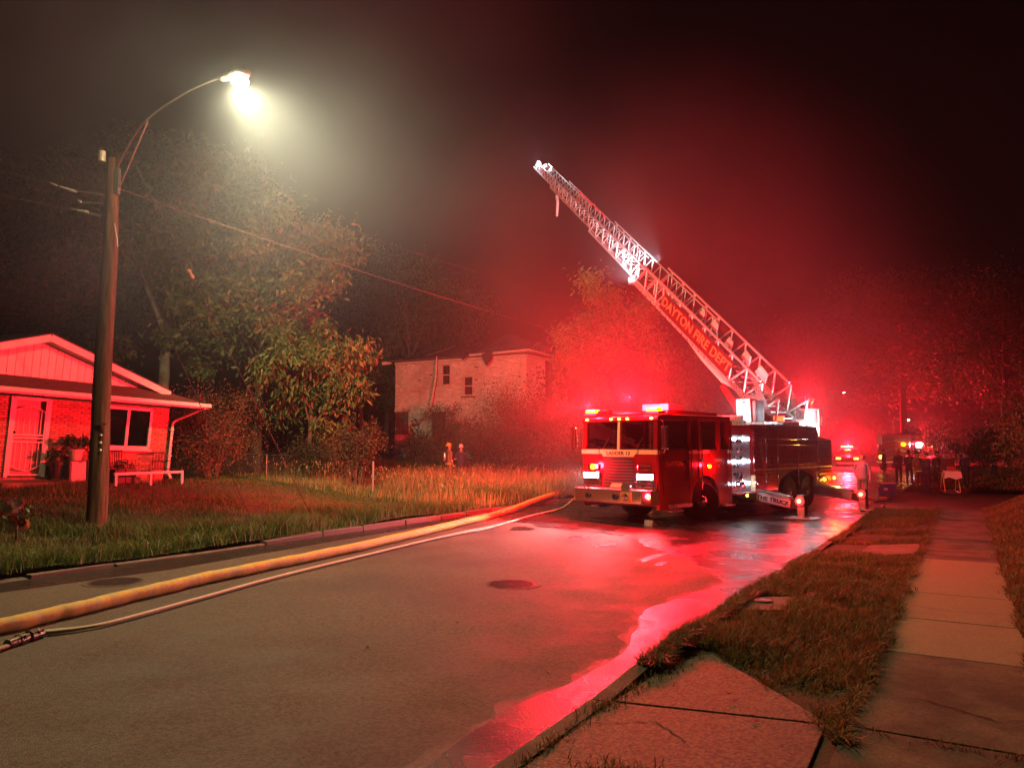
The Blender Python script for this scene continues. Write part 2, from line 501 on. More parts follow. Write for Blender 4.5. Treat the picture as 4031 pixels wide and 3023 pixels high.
# gardens on the left, one rolling sheet
S_ = np.concatenate([np.arange(-8, 30, .5), np.arange(30, 150, 3.0)]); M_ = np.concatenate([np.arange(CURB_L - .16, -24, -.45), np.arange(-24, -80, -3.0)])
gs, gm = np.meshgrid(S_, M_, indexing='ij')
sheet(gs, gm, lawn_z(gs, gm), 'lawn', m_turf)
gs, gm = np.meshgrid(np.arange(-8, 27.51, .5), np.array([CURB_R + .16, -2.0, -1.5, -1.0, WALK_L - .003]), indexing='ij')
def vz(s, m): return np.where(s < 7.2, .06 + .1 * (m - CURB_R) / 1.8, .14) - .1 * smooth((s - 26.2) / 1.3) - .02 + road_z(s, CURB_R) * (1 - .5 * np.clip((m - CURB_R) / 1.8, 0, 1))
zz = vz(gs, gm)
sheet(gs, gm, zz, 'verge', m_turf)
gs, gm = np.meshgrid(np.arange(-8, 27.51, .5), np.concatenate([np.arange(WALK_R + .003, 6, .4), np.arange(6, 60, 6.)]), indexing='ij')
sheet(gs, gm, bank_z(gs, gm) - .1 * smooth((gs - 26.2) / 1.3), 'bank', m_turf)
gs, gm = np.meshgrid(np.arange(40.2, 150, 3.), np.arange(CURB_R + .2, 90, 3.), indexing='ij')
sheet(gs, gm, -.08 + 0 * gs + .02 * np.clip(gs - 42, 0, 20), 'far_lawn', m_turf)

# footpath slabs
walk = struct('footpath', MB().box(st(10, (WALK_L + WALK_R) / 2, -.13), (WALK_R - WALK_L - .02, 34.5, .1), Matrix.Rotation(-STREET, 3, 'Z')), m_soil)
def slab(name, corners, z, m, parent, th=.1, bevel=.006):
    """corners (s, m) or (s, m, z)"""
    top = [st(c[0], c[1], (c[2] if len(c) > 2 else z)) for c in corners]
    k = len(top)
    b = MB().add([p - Vector((0, 0, th)) for p in top] + top, [tuple(range(k - 1, -1, -1)), tuple(range(k, 2 * k))] + [(i, (i + 1) % k, (i + 1) % k + k, i + k) for i in range(k)])
    return b.build(name, m, parent, bevel=bevel)
J = [-6, -4.2, -2.4, -.7, 1.0, 2.7, 4.25, 5.55, 6.75, 7.78, 9.4, 11.1, 12.8, 14.6, 16.4, 18, 19.6, 21.2, 22.8, 24.4, 26, 27.3]
for i, (a, b) in enumerate(zip(J[:-1], J[1:])):
    g = .012 if not 7.7 < a < 14 else .004
    j = random.uniform(-.012, .012)
    z1_, z2_ = (.165 + j + .5 * float(road_z(q, CURB_R)) - (.08 if q > 26.5 else 0) for q in (a, b))
    slab('slab', [(a + g, WALK_L + .01, z1_), (a + g, WALK_R - .01, z1_), (b - g, WALK_R - .01, z2_), (b - g, WALK_L + .01, z2_)], 0, m_conc_new if 7.7 < a < 14 else m_conc, walk)
apron = struct('driveway_apron', MB().box(st(.9, -1.55, -.02), (1.5, 10, .08), Matrix.Rotation(-STREET, 3, 'Z')), m_soil)
mL = CURB_R + .185
slab('slab', [(-5, mL, .065), (2.2, mL, .065), (2.2, -.79, .15), (-5, -.79, .15)], 0, m_agg, apron)
slab('slab', [(2.23, mL, .066), (5.5, mL + .02, .066), (5.55, -.86, .152), (2.23, -.79, .15)], 0, m_agg, apron)
slab('slab', [(5.53, mL + .02, .068), (6.9, mL + .1, .075), (7.1, -2.05, .09), (5.72, -.95, .15), (5.58, -.88, .15)], 0, m_agg, apron)
apron2 = struct('path_crossing', MB().box(st(15.9, -1.55, -.12), (1.4, 1.6, .08), Matrix.Rotation(-STREET, 3, 'Z')), m_soil)
slab('slab', [(15.05, mL, -.05), (16.9, mL, -.08), (16.75, -.78, .09), (15.2, -.78, .095)], 0, m_conc, apron2)

# cracks and chips in the concrete
m_crack = mat('crack_dirt', (.02, .016, .011), .95)
def crack(pts, parent, z=None):
    b = MB(); P = []
    for (s0, m0), (s1_, m1_) in zip(pts[:-1], pts[1:]):
        for j in range(10):
            t = j / 10; P.append((s0 + (s1_ - s0) * t + random.uniform(-.012, .012), m0 + (m1_ - m0) * t + random.uniform(-.012, .012)))
    P.append(pts[-1]); V = []
    for i, (a_, c_) in enumerate(P):
        w_ = random.uniform(.002, .007); zz_ = z(a_, c_) + .003
        V += [st(a_ - w_, c_ - w_, zz_), st(a_ + w_, c_ + w_, zz_)]
    b.add(V, [(2 * i, 2 * i + 1, 2 * i + 3, 2 * i + 2) for i in range(len(P) - 1)]); b.build('crack', m_crack, parent)
zw = lambda a_, c_: .178 + .5 * float(road_z(a_, CURB_R)); za = lambda a_, c_: .066 + .085 * (c_ - mL) / 1.55
crack([(6.2, -.74), (6.35, -.3), (6.1, .1), (6.3, .44)], walk, zw); crack([(10.1, -.74), (9.9, -.2), (10.0, .44)], walk, zw); crack([(4.6, -.74), (5.0, -.1), (5.5, .2)], walk, zw); crack([(17.1, -.7), (17.4, .4)], walk, zw)
crack([(3.0, -2.2), (3.6, -1.7), (3.5, -1.2), (4.1, -.85)], apron, za); crack([(5.0, -2.3), (5.2, -1.9), (4.9, -1.6)], apron, za); crack([(6.0, -2.2), (6.3, -1.9), (6.2, -1.6)], apron, za)
# storm drain: opening in the kerb, concrete lid with a round iron plug
drain = empty('storm_drain', st(8.9, -2.2, .1))
inv = Matrix.Translation(-drain.location)
def rel(v): return Vector(v) - drain.location
b = MB(); c = [gp(2950, 2352, .10), gp(3184, 2350, .10), gp(3138, 2402, .10), gp(2856, 2405, .10)]
b.add([rel(p) - Vector((0, 0, .08)) for p in c] + [rel(p) + Vector((0, 0, .012)) for p in c], [(3, 2, 1, 0), (4, 5, 6, 7), (0, 1, 5, 4), (1, 2, 6, 5), (2, 3, 7, 6), (3, 0, 4, 7)])
b.build('lid', m_conc, drain, bevel=.01)
MB().lathe([(.11, 0), (.11, .012), (.09, .018), (.0, .02)], rel(gp(3005, 2366, .112))).build('plug', mat('worn_iron', (.2, .17, .14), .4, .6), drain)
MB().box(rel(st(8.55, CURB_R + .035, .045)), (.09, 1.0, .10), Matrix.Rotation(-STREET, 3, 'Z')).build('opening', mat('drain_shade', (.006, .006, .006), .9), drain)  # near-black block stands in for the shaded hollow of the inlet
tag(drain, 'storm drain lid of concrete set in the verge by the right kerb', 'drain')

def manhole(x, y, r, label):
    p = gr(x, y); e = empty('manhole_cover', p, -STREET)
    MB().lathe([(r + .07, .001), (r + .07, .005), (r + .01, .006), (r + .01, .004)], n=40).build('ring', m_asph, e)
    MB().lathe([(r, .001), (r, .007), (r - .02, .008), (0, .008)], n=40).build('plate', m_iron, e)
    b = MB()
    for i in range(-5, 6):
        for j in range(-5, 6):
            if (i * i + j * j) * .0036 * (r / .36) ** 2 < (r - .05) ** 2 and (i or j):
                b.box((i * .06 * r / .36, j * .06 * r / .36, .010), (.035, .035, .006))
    b.build('stud', m_iron, e, kind='stuff')
    tag(e, label, 'manhole')
manhole(1105 * 1.8223, 1262 * 1.8223, .36, 'round iron manhole cover in the middle of the dry road')
manhole(250 * 1.8223, 1257 * 1.8223, .36, 'round manhole cover between the yellow hose and the left kerb')

# ------------------------------------------------------------------ grass
def blades(P, H, W, lean, name, m, label, cat='grass', parent=None):
    n = len(P)
    a = rng.uniform(0, 2 * np.pi, n); la = rng.uniform(0, 2 * np.pi, n)
    side = np.stack([np.cos(a), np.sin(a), 0 * a], -1); ld = np.stack([np.cos(la), np.sin(la), 0 * a], -1)
    H = np.asarray(H)[:, None]; W = np.asarray(W)[:, None]; le = (lean * rng.uniform(.2, 1.4, n))[:, None]
    up = np.array([0, 0, 1.0])
    mid = P + up * H * .55 + ld * H * le * .3
    tip = P + up * H * (1 - .25 * le) + ld * H * le
    V = np.stack([P - side * W, P + side * W, mid - side * W * .7, mid + side * W * .7, tip], 1).reshape(-1, 3)
    i = np.arange(n)[:, None] * 5
    F = np.concatenate([i + np.array([[0, 1, 3]]), i + np.array([[0, 3, 2]]), i + np.array([[2, 3, 4]])], 0)
    o = arrays_mesh(name, V, F, m, parent, kind='stuff')
    if label: tag(o, label, cat)
    return o
m_grass = mat('grass_blade', (.085, .16, .025), rough=.6, var=.3, scale=.8, island=.45, c2=(.11, .14, .035), mix_scale=.7, transl=.35)
m_straw = mat('grass_straw', (.34, .27, .11), rough=.7, var=.2, scale=.9, island=.4, transl=.3)
m_vgrass = mat('verge_blade', (.19, .16, .05), rough=.65, var=.3, scale=1.2, island=.45, c2=(.27, .19, .07), mix_scale=1.1, transl=.3)
def scatter(n, s0, s1, m0, m1, fz, power=1.0, z0=-.02):
    s = s0 + (s1 - s0) * rng.random(n) ** power; m = m0 + (m1 - m0) * rng.random(n)
    return np.stack([s * D.x + m * N.x, s * D.y + m * N.y, fz(s, m) + z0], -1), s, m
# left lawn: rough uncut grass, longest along the kerb and towards the truck
P1, s1, q1 = scatter(120000, 3.5, 27, CURB_L - .12, -22.2, lawn_z, 1.25)
h = .10 + .10 * rng.random(len(P1)) + .12 * np.clip(np.sin(s1 * .9 + 1) * np.cos(q1 * 1.3), 0, 1) * rng.random(len(P1)) + .10 * np.exp(-((q1 - CURB_L + .6) / .8) ** 2) + .22 * smooth((s1 - 17) / 5) * rng.random(len(P1))
h = h * (.45 + 1.15 * wave_noise(s1, q1, 1.3)); keep = ~((q1 < -21.3) & (s1 < 15.3)) & (rng.random(len(s1)) < .35 + 1.0 * wave_noise(q1, s1, 1.1))
blades(P1[keep], h[keep], .006 + .006 * rng.random(keep.sum()), .55, 'grass', m_grass, 'rough uncut green grass of the left front gardens')
P2, s2, q2 = scatter(26000, 18, 33, CURB_L - .1, -22, lawn_z, .9)
h = (.16 + .5 * rng.random(len(P2)) ** 1.6) * (.5 + 1.0 * wave_noise(s2, q2, 1.4))
blades(P2, h, .005 + .004 * rng.random(len(P2)), .3, 'tall_grass', m_straw, 'tall straw-coloured seeding grass beside the fire truck')
P3, s3, q3 = scatter(40000, 26, 44, CURB_L - .1, -30, lawn_z)
blades(P3, .15 + .25 * rng.random(len(P3)), .012 + .01 * rng.random(len(P3)), .5, 'garden_grass', m_grass, 'dark grass in front of the burnt house')
# seed heads
k = rng.choice(len(P2), 2600, replace=False); ph = P2[k] + np.array([0, 0, 1]) * (.4 + .4 * rng.random(len(k)))[:, None]
t = np.stack([rng.normal(0, .15, len(k)), rng.normal(0, .15, len(k)), np.ones(len(k))], -1) * .11
sd = np.stack([rng.normal(0, 1, len(k)), rng.normal(0, 1, len(k)), 0 * k], -1) * .010
V = np.stack([ph, ph + t * .5 + sd, ph + t, ph + t * .5 - sd, P2[k], P2[k] + sd * .3], 1).reshape(-1, 3); i = np.arange(len(k))[:, None] * 6
F = np.concatenate([i + np.array([[0, 1, 2]]), i + np.array([[0, 2, 3]]), i + np.array([[4, 5, 0]])], 0)
tag(arrays_mesh('seed_heads', V, F, m_straw, kind='stuff'), 'pale seed heads standing above the long grass', 'grass')
# tufts on the left kerb edge
tp = []
for s_ in np.arange(4, 12, .22):
    c0 = CURB_L - .18 - .25 * random.random()
    k = random.randint(25, 70)
    ss = s_ + rng.normal(0, .12, k); mm = c0 + rng.normal(0, .09, k)
    tp.append(np.stack([ss * D.x + mm * N.x, ss * D.y + mm * N.y, .1 + 0 * ss], -1))
tp = np.concatenate(tp)
blades(tp, .14 + .24 * rng.random(len(tp)), .006 + .006 * rng.random(len(tp)), .8, 'kerb_grass', mat('lush_blade', (.115, .17, .035), .55, var=.3, scale=2, island=.4, transl=.35), 'lush green tufts hanging over the left kerb')
# right verge, cut short
P4, s4, q4 = scatter(150000, 4.9, 27.3, CURB_R + .17, WALK_L + .03, vz, 1.9)
diag = -.80 - (s4 - 5.45) * .72
on_slab = (s4 < 7.2) & (q4 < diag + .03 * np.sin(9 * s4) + rng.normal(0, .025, len(s4)))
lidc = [gp(2950, 2352, .10), gp(3184, 2350, .10), gp(3138, 2402, .10), gp(2856, 2405, .10)]
ls = [D.dot(Vector((p.x, p.y, 0))) for p in lidc]; lm = [N.dot(Vector((p.x, p.y, 0))) for p in lidc]
on_lid = (s4 > min(ls) + .1) & (s4 < max(ls) - .1) & (q4 > min(lm) + .1) & (q4 < max(lm) - .12)
on_path = (s4 > 15.1 + rng.normal(0, .06, len(s4))) & (s4 < 16.85)
nz4 = wave_noise(s4, q4, 2.4); keep = ~(on_slab | on_lid | on_path) & (rng.random(len(s4)) < .3 + 1.1 * nz4)
blades(P4[keep], (.03 + .06 * rng.random(keep.sum())) * (.5 + 1.3 * nz4[keep]) * (1 + .5 * (rng.random(keep.sum()) > .93)), .004 + .004 * rng.random(keep.sum()), .9, 'verge_grass', m_vgrass, 'short dry grass of the verge between kerb and footpath')
P5, s5, q5 = scatter(60000, 5, 27.6, WALK_R - .04, 3.2, lambda s, m: bank_z(s, m) - .1 * smooth((s - 26.2) / 1.3), 1.0)
blades(P5, .05 + .09 * rng.random(len(P5)), .006 + .006 * rng.random(len(P5)), .8, 'bank_grass', m_vgrass, 'grass on the bank right of the footpath')
P6, s6, q6 = scatter(30000, 41, 62, CURB_R + .5, 26, lambda s, m: -.08 + .02 * np.clip(s - 42, 0, 20))
blades(P6, .12 + .16 * rng.random(len(P6)), .02 + .02 * rng.random(len(P6)), .6, 'far_grass', m_vgrass, 'grass across the side street behind the crowd')
# blades hanging over both edges of the footpath
ss = 5.2 + 22 * rng.random(9000) ** 1.6; sd_ = rng.random(9000) < .6
mm = np.where(sd_, WALK_L - .02 + .05 * np.abs(rng.normal(0, .6, 9000)) * (np.sin(ss * 4.1) + 1.2), WALK_R + .02 - .05 * np.abs(rng.normal(0, .6, 9000)) * (np.sin(ss * 3.3 + 1) + 1.2))
PE = np.stack([ss * D.x + mm * N.x, ss * D.y + mm * N.y, .15 + .5 * road_z(ss, CURB_R)], -1)
blades(PE, .05 + .07 * rng.random(9000), .004 + .003 * rng.random(9000), 1.5, 'edge_grass', m_vgrass, 'ragged grass creeping over the edges of the footpath')
# grass hanging over the right kerb
nk = 16000; ss = 6.4 + 20.5 * rng.random(nk) ** 1.5; mm = CURB_R + .03 + .2 * rng.random(nk) ** .6
kp = (rng.random(nk) < .15 + 1.1 * wave_noise(ss, ss * 0 + 3, 2.0)) & ~((ss > 14.9) & (ss < 17)) & ~((ss > 7.9) & (ss < 9.2) & (mm < CURB_R + .12))
PK = np.stack([ss * D.x + mm * N.x, ss * D.y + mm * N.y, road_z(ss, CURB_R) + .08 + .06 * smooth((ss - 6.4) / 1.0)], -1)[kp]
blades(PK, .05 + .10 * rng.random(len(PK)), .004 + .004 * rng.random(len(PK)), 1.3, 'kerb_fringe', m_vgrass, 'grass growing over the top of the right kerb')
# weeds in the joints of the apron
tp = []
for s_ in np.concatenate([np.arange(2.4, 7.0, .07)]):
    k = int(random.choice([0, 4, 12, 26, 40]) * (.35 + .65 * smooth((s_ - 2) / 4)))
    ss = s_ + rng.normal(0, .05, k); mm = CURB_R + .175 + (.10 * max(0, s_ - 5.2)) + rng.normal(0, .028 + .03 * max(0, s_ - 4.5), k)
    tp.append(np.stack([ss * D.x + mm * N.x, ss * D.y + mm * N.y, .055 + 0 * ss], -1))
for q in np.arange(-.95, .5, .05):
    k = int(rng.integers(0, 16)); ss = 5.45 - .06 * q + rng.normal(0, .02, k); mm = q + rng.normal(0, .03, k)
    tp.append(np.stack([ss * D.x + mm * N.x, ss * D.y + mm * N.y, .15 + 0 * ss], -1))
k = 260; ss = 4.25 + rng.normal(0, .10, k); mm = -1.75 + rng.normal(0, .16, k)
tp.append(np.stack([ss * D.x + mm * N.x, ss * D.y + mm * N.y, .1 + 0 * ss], -1))
tp = np.concatenate(tp)
blades(tp, .03 + .06 * rng.random(len(tp)), .003 + .003 * rng.random(len(tp)), 1.0, 'joint_weeds', m_vgrass, 'weeds growing in the joints of the concrete apron')

# ------------------------------------------------------------------ hoses and litter on the road
def smooth_path(pts, n=8):
    pts = [Vector(p) for p in pts]; out = []
    for i in range(len(pts) - 1):
        p0, p1, p2, p3 = pts[max(i - 1, 0)], pts[i], pts[i + 1], pts[min(i + 2, len(pts) - 1)]
        for j in range(n):
            t = j / n
            out.append(.5 * ((2 * p1) + (p2 - p0) * t + (2 * p0 - 5 * p1 + 4 * p2 - p3) * t * t + (3 * p1 - p0 - 3 * p2 + p3) * t ** 3))
    out.append(pts[-1]); return out
K = 4031 / 2212
m_yhose = mat('yellow_hose', (.60, .44, .06), rough=.65, var=.25, scale=14, bump=.9, bscale=110, c2=(.50, .42, .14), mix_scale=5)
yp = [st(2.0, -8.6, .085)] + [gr(x * K, y * K, .085) for x, y in ((0, 1352), (215, 1302), (430, 1251), (600, 1216), (760, 1183), (900, 1151), (1000, 1127), (1080, 1108))] + [st(22.3, -11.95, .22), st(24.2, -12.35, .26), st(25.5, -12.9, .28), st(26.3, -14.2, .22), st(26.0, -16, .24), st(25.5, -19, .3)]
ysp = smooth_path(yp, 14)
for i, p in enumerate(ysp): ysp[i] = p + N * (.012 * math.sin(i * .55) + .008 * math.sin(i * 1.7))
yo = MB().tube(ysp, [.088 * (1 + .03 * math.sin(i * .9) + .02 * math.sin(i * 2.3 + 1)) for i in range(len(ysp))], 16, flat=.93).build('supply_hose', m_yhose, smooth_=True)
tag(yo, 'thick yellow charged fire hose running along the road onto the grass', 'fire hose')
m_whose = mat('white_hose', (.62, .52, .40), rough=.75, var=.15, scale=20, bump=.6, bscale=200)
wh = empty('attack_hose', gp(50 * K, 1380 * K))
wp = [gr(x * K, y * K, .035) - wh.location for x, y in ((92, 1366), (170, 1357), (250, 1341), (430, 1292), (600, 1245), (800, 1196), (920, 1167), (1000, 1150), (1060, 1138), (1150, 1113), (1215, 1096), (1240, 1075))]
sp = smooth_path(wp, 8)
MB().tube(sp, [.032 + .03 * math.exp(-((i - 60) / 6) ** 2) + .012 * math.exp(-((i - 3) / 4) ** 2) for i in range(len(sp))], 12, flat=.62).build('hose_jacket', m_whose, wh, smooth_=True)
bp_ = [gr(x * K, y * K, .035) - wh.location for x, y in ((-130, 1440), (-60, 1418), (0, 1400), (22, 1391))]
MB().tube(smooth_path(bp_, 6), [.034] * 18 + [.04], 12, flat=.55).build('hose_jacket', mat('tan_hose', (.33, .25, .16), .8, bump=.5), wh, smooth_=True)
a, b = gp(16 * K, 1391 * K, .045) - wh.location, gp(86 * K, 1367 * K, .045) - wh.location
m_alu = mat('dark_aluminium', (.16, .14, .10), .28, .9, var=.2, scale=30)
cp = MB(); u = b - a
cp.tube([a, a + u * .28, a + u * .3, a + u * .5, a + u * .52, a + u * .62, a + u * .64, b], [.045, .05, .058, .058, .046, .046, .062, .062], 16).build('coupling', m_alu, wh, smooth_=False)
for t in (.4, .82):
    for k in range(3):
        an = 2 * math.pi * k / 3 + .5; r = u.normalized().cross(Vector((0, 0, 1))).normalized(); w = r.cross(u.normalized())
        c = a + u * t + (r * math.cos(an) + w * math.sin(an)) * .062
        block('lug', c, (.02, .02, .03), m_alu, wh)
tag(wh, 'flat white fire hose with a metal coupling beside the yellow hose', 'fire hose')
m_leaf_dead = mat('dead_leaf', (.07, .045, .02), .8, var=.3, island=.3)
for x, y in ((1711, 2452), (1800, 2451), (1445, 2545), (2004, 2178), (2482, 2634), (2156, 2651), (3195, 2700), (2870, 2731), (3640, 2965), (2960, 2818)):
    z = 0 if x < 2500 else .14
    p = gp(x, y, z + .006); r = .03 * random.uniform(.7, 1.3); a = random.uniform(0, 6)
    b = MB().add([(-r, 0, .002), (-.2 * r, -.55 * r, .006), (r, 0, .012), (-.2 * r, .55 * r, .008), (0, 0, .001)], [(0, 1, 4), (1, 2, 4), (2, 3, 4), (3, 0, 4)])
    o = b.build('fallen_leaf', m_leaf_dead); o.location = p; o.rotation_euler = (.1, 0, a)
    tag(o, 'small dry fallen leaf lying on the ' + ('road surface' if x < 2500 else 'concrete near the footpath'), 'leaf', 'fallen leaves on the road' if x < 2500 else 'fallen leaves on the concrete')
# ------------------------------------------------------------------ utility pole with the street lamp
m_pole = mat('weathered_pole', (.105, .046, .026), rough=.85, var=.55, scale=5, bump=1.0, bscale=14, stretch=(4, 4, .35), c2=(.15, .072, .042), mix_scale=2.5)
m_pole.node_tree.nodes['Principled BSDF'].inputs['Specular IOR Level'].default_value = .1
m_galv = mat('galvanised', (.20, .20, .19), .5, .7, var=.15, scale=12)
m_porc = mat('porcelain', (.5, .42, .36), .25, var=.1)
PB = gp(375, 2118, .10)
pole = empty('utility_pole', PB)
lean = .008
ptz = [0, .12, 1, 2, 3, 4, 5, 6, 7, 7.95]
tr = MB().tube([(lean * z + .012 * math.sin(z * 1.3), .008 * math.cos(z), z - .15) for z in ptz], [.208, .198, .188, .18, .172, .164, .156, .142, .124, .108], 22)
for i, p in enumerate(tr.v):
    p = Vector(p); a = math.atan2(p.y, p.x)
    k = 1 + .03 * math.sin(a * 7 + 2 * math.sin(p.z * .8)) + .02 * math.sin(a * 13)
    tr.v[i] = (p.x * k, p.y * k, p.z)
tr.build('trunk', m_pole, pole, smooth_=True)
top = Vector((.06, 0, 7.8))
LAMP = pt(922, 322, 13.95) - PB
arm_pts = [top + Vector((0, 0, -.35)), top + (LAMP - top) * .25 + Vector((0, 0, .35)), top + (LAMP - top) * .6 + Vector((0, 0, .42)), LAMP + Vector((-.35, .2, .18))]
MB().tube(smooth_path(arm_pts, 8), .024, 8).build('mast_arm', m_galv, pole, smooth_=True)
MB().tube([top + Vector((.1, -.02, -.75)), top + (LAMP - top) * .3 + Vector((0, 0, .34))], .018, 6).build('arm_brace', m_galv, pole)
MB().box(top + Vector((.12, -.05, -.5)), (.1, .1, .55)).build('bracket', m_galv, pole, bevel=.01)
MB().cyl(top + Vector((-.16, -.16, -.12)), top + Vector((-.16, -.16, .10)), .075, .07, 12).build('photocell_box', m_porc, pole)
hd = MB(); ax = (LAMP - top); ax.z = 0; ax.normalize(); sdv = Vector((-ax.y, ax.x, 0))
R = Matrix((ax, sdv, Vector((0, 0, 1)))).transposed()
hd.lathe([(.02, -.36), (.08, -.34), (.11, -.2), (.13, 0), (.17, .12), (.17, .26), (.12, .34), (.02, .36)], LAMP + Vector((-.02, 0, .13)), 14, R=R @ Matrix.Rotation(math.pi / 2, 3, 'Y') @ Matrix.Diagonal((.55, 1, 1)))
head = hd.build('lamp_head', mat('lamp_housing', (.3, .3, .28), .5, .5), pole, smooth_=True)
lens = MB().ball(LAMP + Vector((.05, 0, -.02)) + ax * .08, (.16, .16, .10), 10)
lens.build('lens', glow('street_lamp_glow', (1.0, .83, .45), 90), head, smooth_=True)
lamp('street_lamp_light', 'SPOT', LAMP + ax * .10 + Vector((0, 0, -.14)), 3000, SODIUM, pole, .035, target=LAMP + ax * 4.4 + Vector((0, 0, -8)), angle=140, blend=.7)
lamp('street_lamp_spill', 'POINT', LAMP + ax * .10 + Vector((0, 0, -.14)), 650, SODIUM, pole, .035)
lamp('street_lamp_throw', 'SPOT', LAMP + ax * .12 + Vector((0, 0, -.17)), 10500, SODIUM, pole, .035, target=LAMP + Vector((3.5, 20, -4.0)), angle=96, blend=.8)
# hardware: crossarm stubs on the left, bolts, ground rod
MB().beam((-.1, -.1, 6.55), (-.62, -.25, 6.66), .05, .05).build('insulator_bracket', m_galv, pole)
for a, b, r in (((-.55, -.2, 7.02), (-.85, -.32, 7.1), .035), ((-.9, -.3, 7.12), (-1.02, -.36, 7.16), .022), ((-.45, -.2, 6.8), (-.52, -.22, 6.85), .03), ((-.3, -.2, 6.6), (-.5, -.25, 6.63), .04)):
    MB().tube([a, Vector(a).lerp(Vector(b), .3), Vector(a).lerp(Vector(b), .6), b], [r * .6, r, r * .7, r * .5], 10).build('insulator', m_porc, pole)
MB().beam((-.05, -.1, 7.0), (-.6, -.22, 7.05), .03, .03).build('insulator_bracket', m_galv, pole)
MB().beam((-.05, -.1, 6.82), (-.46, -.2, 6.81), .03, .03).build('insulator_bracket', m_galv, pole)
MB().tube([(.18, -.1, 6.4), (.26, -.12, 6.05), (.28, -.13, 5.9)], [.012, .02, .012], 8).build('cable_grip', m_porc, pole)
MB().box((.13, -.19, 2.28), (.22, .03, .035)).build('step_bracket', mat('rust', (.2, .09, .05), .8, .3), pole)
for z in (2.05, 1.9, 1.75):
    MB().lathe([(.032, 0), (.03, .012), (.012, .022)], (.115, -.165, z), 10, R=Matrix.Rotation(math.radians(75), 3, 'X') @ Matrix.Rotation(.3, 3, 'Y')).build('tag_disc', mat('tag_metal', (.5, .45, .38), .4, .7), pole)
MB().tube([(.17, -.13, 0), (.175, -.14, .25), (.1, -.2, .28)], .012, 6).build('ground_rod', m_galv, pole)
tag(pole, 'weathered wooden utility pole carrying the lit street lamp on its arm', 'utility pole')

# guy wires
m_wire = mat('wire', (.07, .055, .05), .6, .3)
def guy(label, a, b, ins=None):
    e = empty('guy_wire', b)
    A, B = Vector(a) - Vector(b), Vector((0, 0, 0))
    if ins is None: MB().tube([A, A * .5 + Vector((0, 0, -.03)), B], .009, 6).build('cable', m_wire, e)
    else:
        c = A.lerp(B, ins); u = (B - A).normalized()
        MB().tube([A, c - u * .1], .009, 6).build('cable', m_wire, e)
        MB().tube([c + u * .1, B], .011, 6).build('cable', m_wire, e)
        MB().tube([c - u * .12, c - u * .1, c - u * .05, c, c + u * .05, c + u * .1, c + u * .12], [.02, .05, .055, .04, .055, .05, .02], 12).build('insulator', mat('guy_insulator', (.45, .22, .15), .3), e, smooth_=True)
    MB().tube([(0, 0, .25), (.05, .02, -.2)], .014, 6).build('anchor_rod', mat('rust', (.2, .09, .05)), e)
    tag(e, label, 'guy wire')
g1 = gp(672 * K, 1112 * K, .2)
guy('long guy wire with a pale strain insulator above the left lawn', PB + top.lerp(LAMP, .12) + Vector((0, 0, .05)), g1, .30)
g2_ = gp(540 * K, 1116 * K, .22)
guy('lower guy wire without insulator nearer the utility pole', PB + Vector((.12, 0, 6.7)), g2_)
# service lines running down the street
def line(label, a, b, sag, r=.012):
    a, b = Vector(a), Vector(b); pts = [a.lerp(b, i / 24) - Vector((0, 0, sag * 4 * (i / 24) * (1 - i / 24))) for i in range(25)]
    o = MB().tube([p - a for p in pts], r, 5).build('power_line', m_wire); o.location = a
    tag(o, label, 'power line')
far_top = Vector((20.3, 62.0, 8.2))
line('thick service cable sagging from the pole past the burnt house', PB + Vector((.1, 0, 7.2)), far_top, 1.0, .013)
line('thin upper wire crossing the sky above the burnt house', PB + Vector((.1, 0, 7.9)), far_top + Vector((0, 0, 2.2)), .7, .005)
line('wire leaving the pole towards the left edge of the picture', PB + Vector((-.5, -.2, 6.62)), PB + Vector((-12, -9, 8.6)), .3, .008)
line('second thin wire leaving the pole to the left above the other', PB + Vector((-1.0, -.36, 7.15)), PB + Vector((-12.5, -8, 9.6)), .3, .008)
fp = empty('far_utility_pole', (20.3, 62, 0))
MB().tube([(0, 0, 0), (0, 0, 11)], [.17, .12], 12).build('trunk', m_pole, fp)
MB().beam((-1.1, 0, 9.9), (1.1, 0, 9.9), .1, .1).build('crossarm', m_pole, fp)
tag(fp, 'far utility pole standing behind the ladder of the fire truck', 'utility pole')

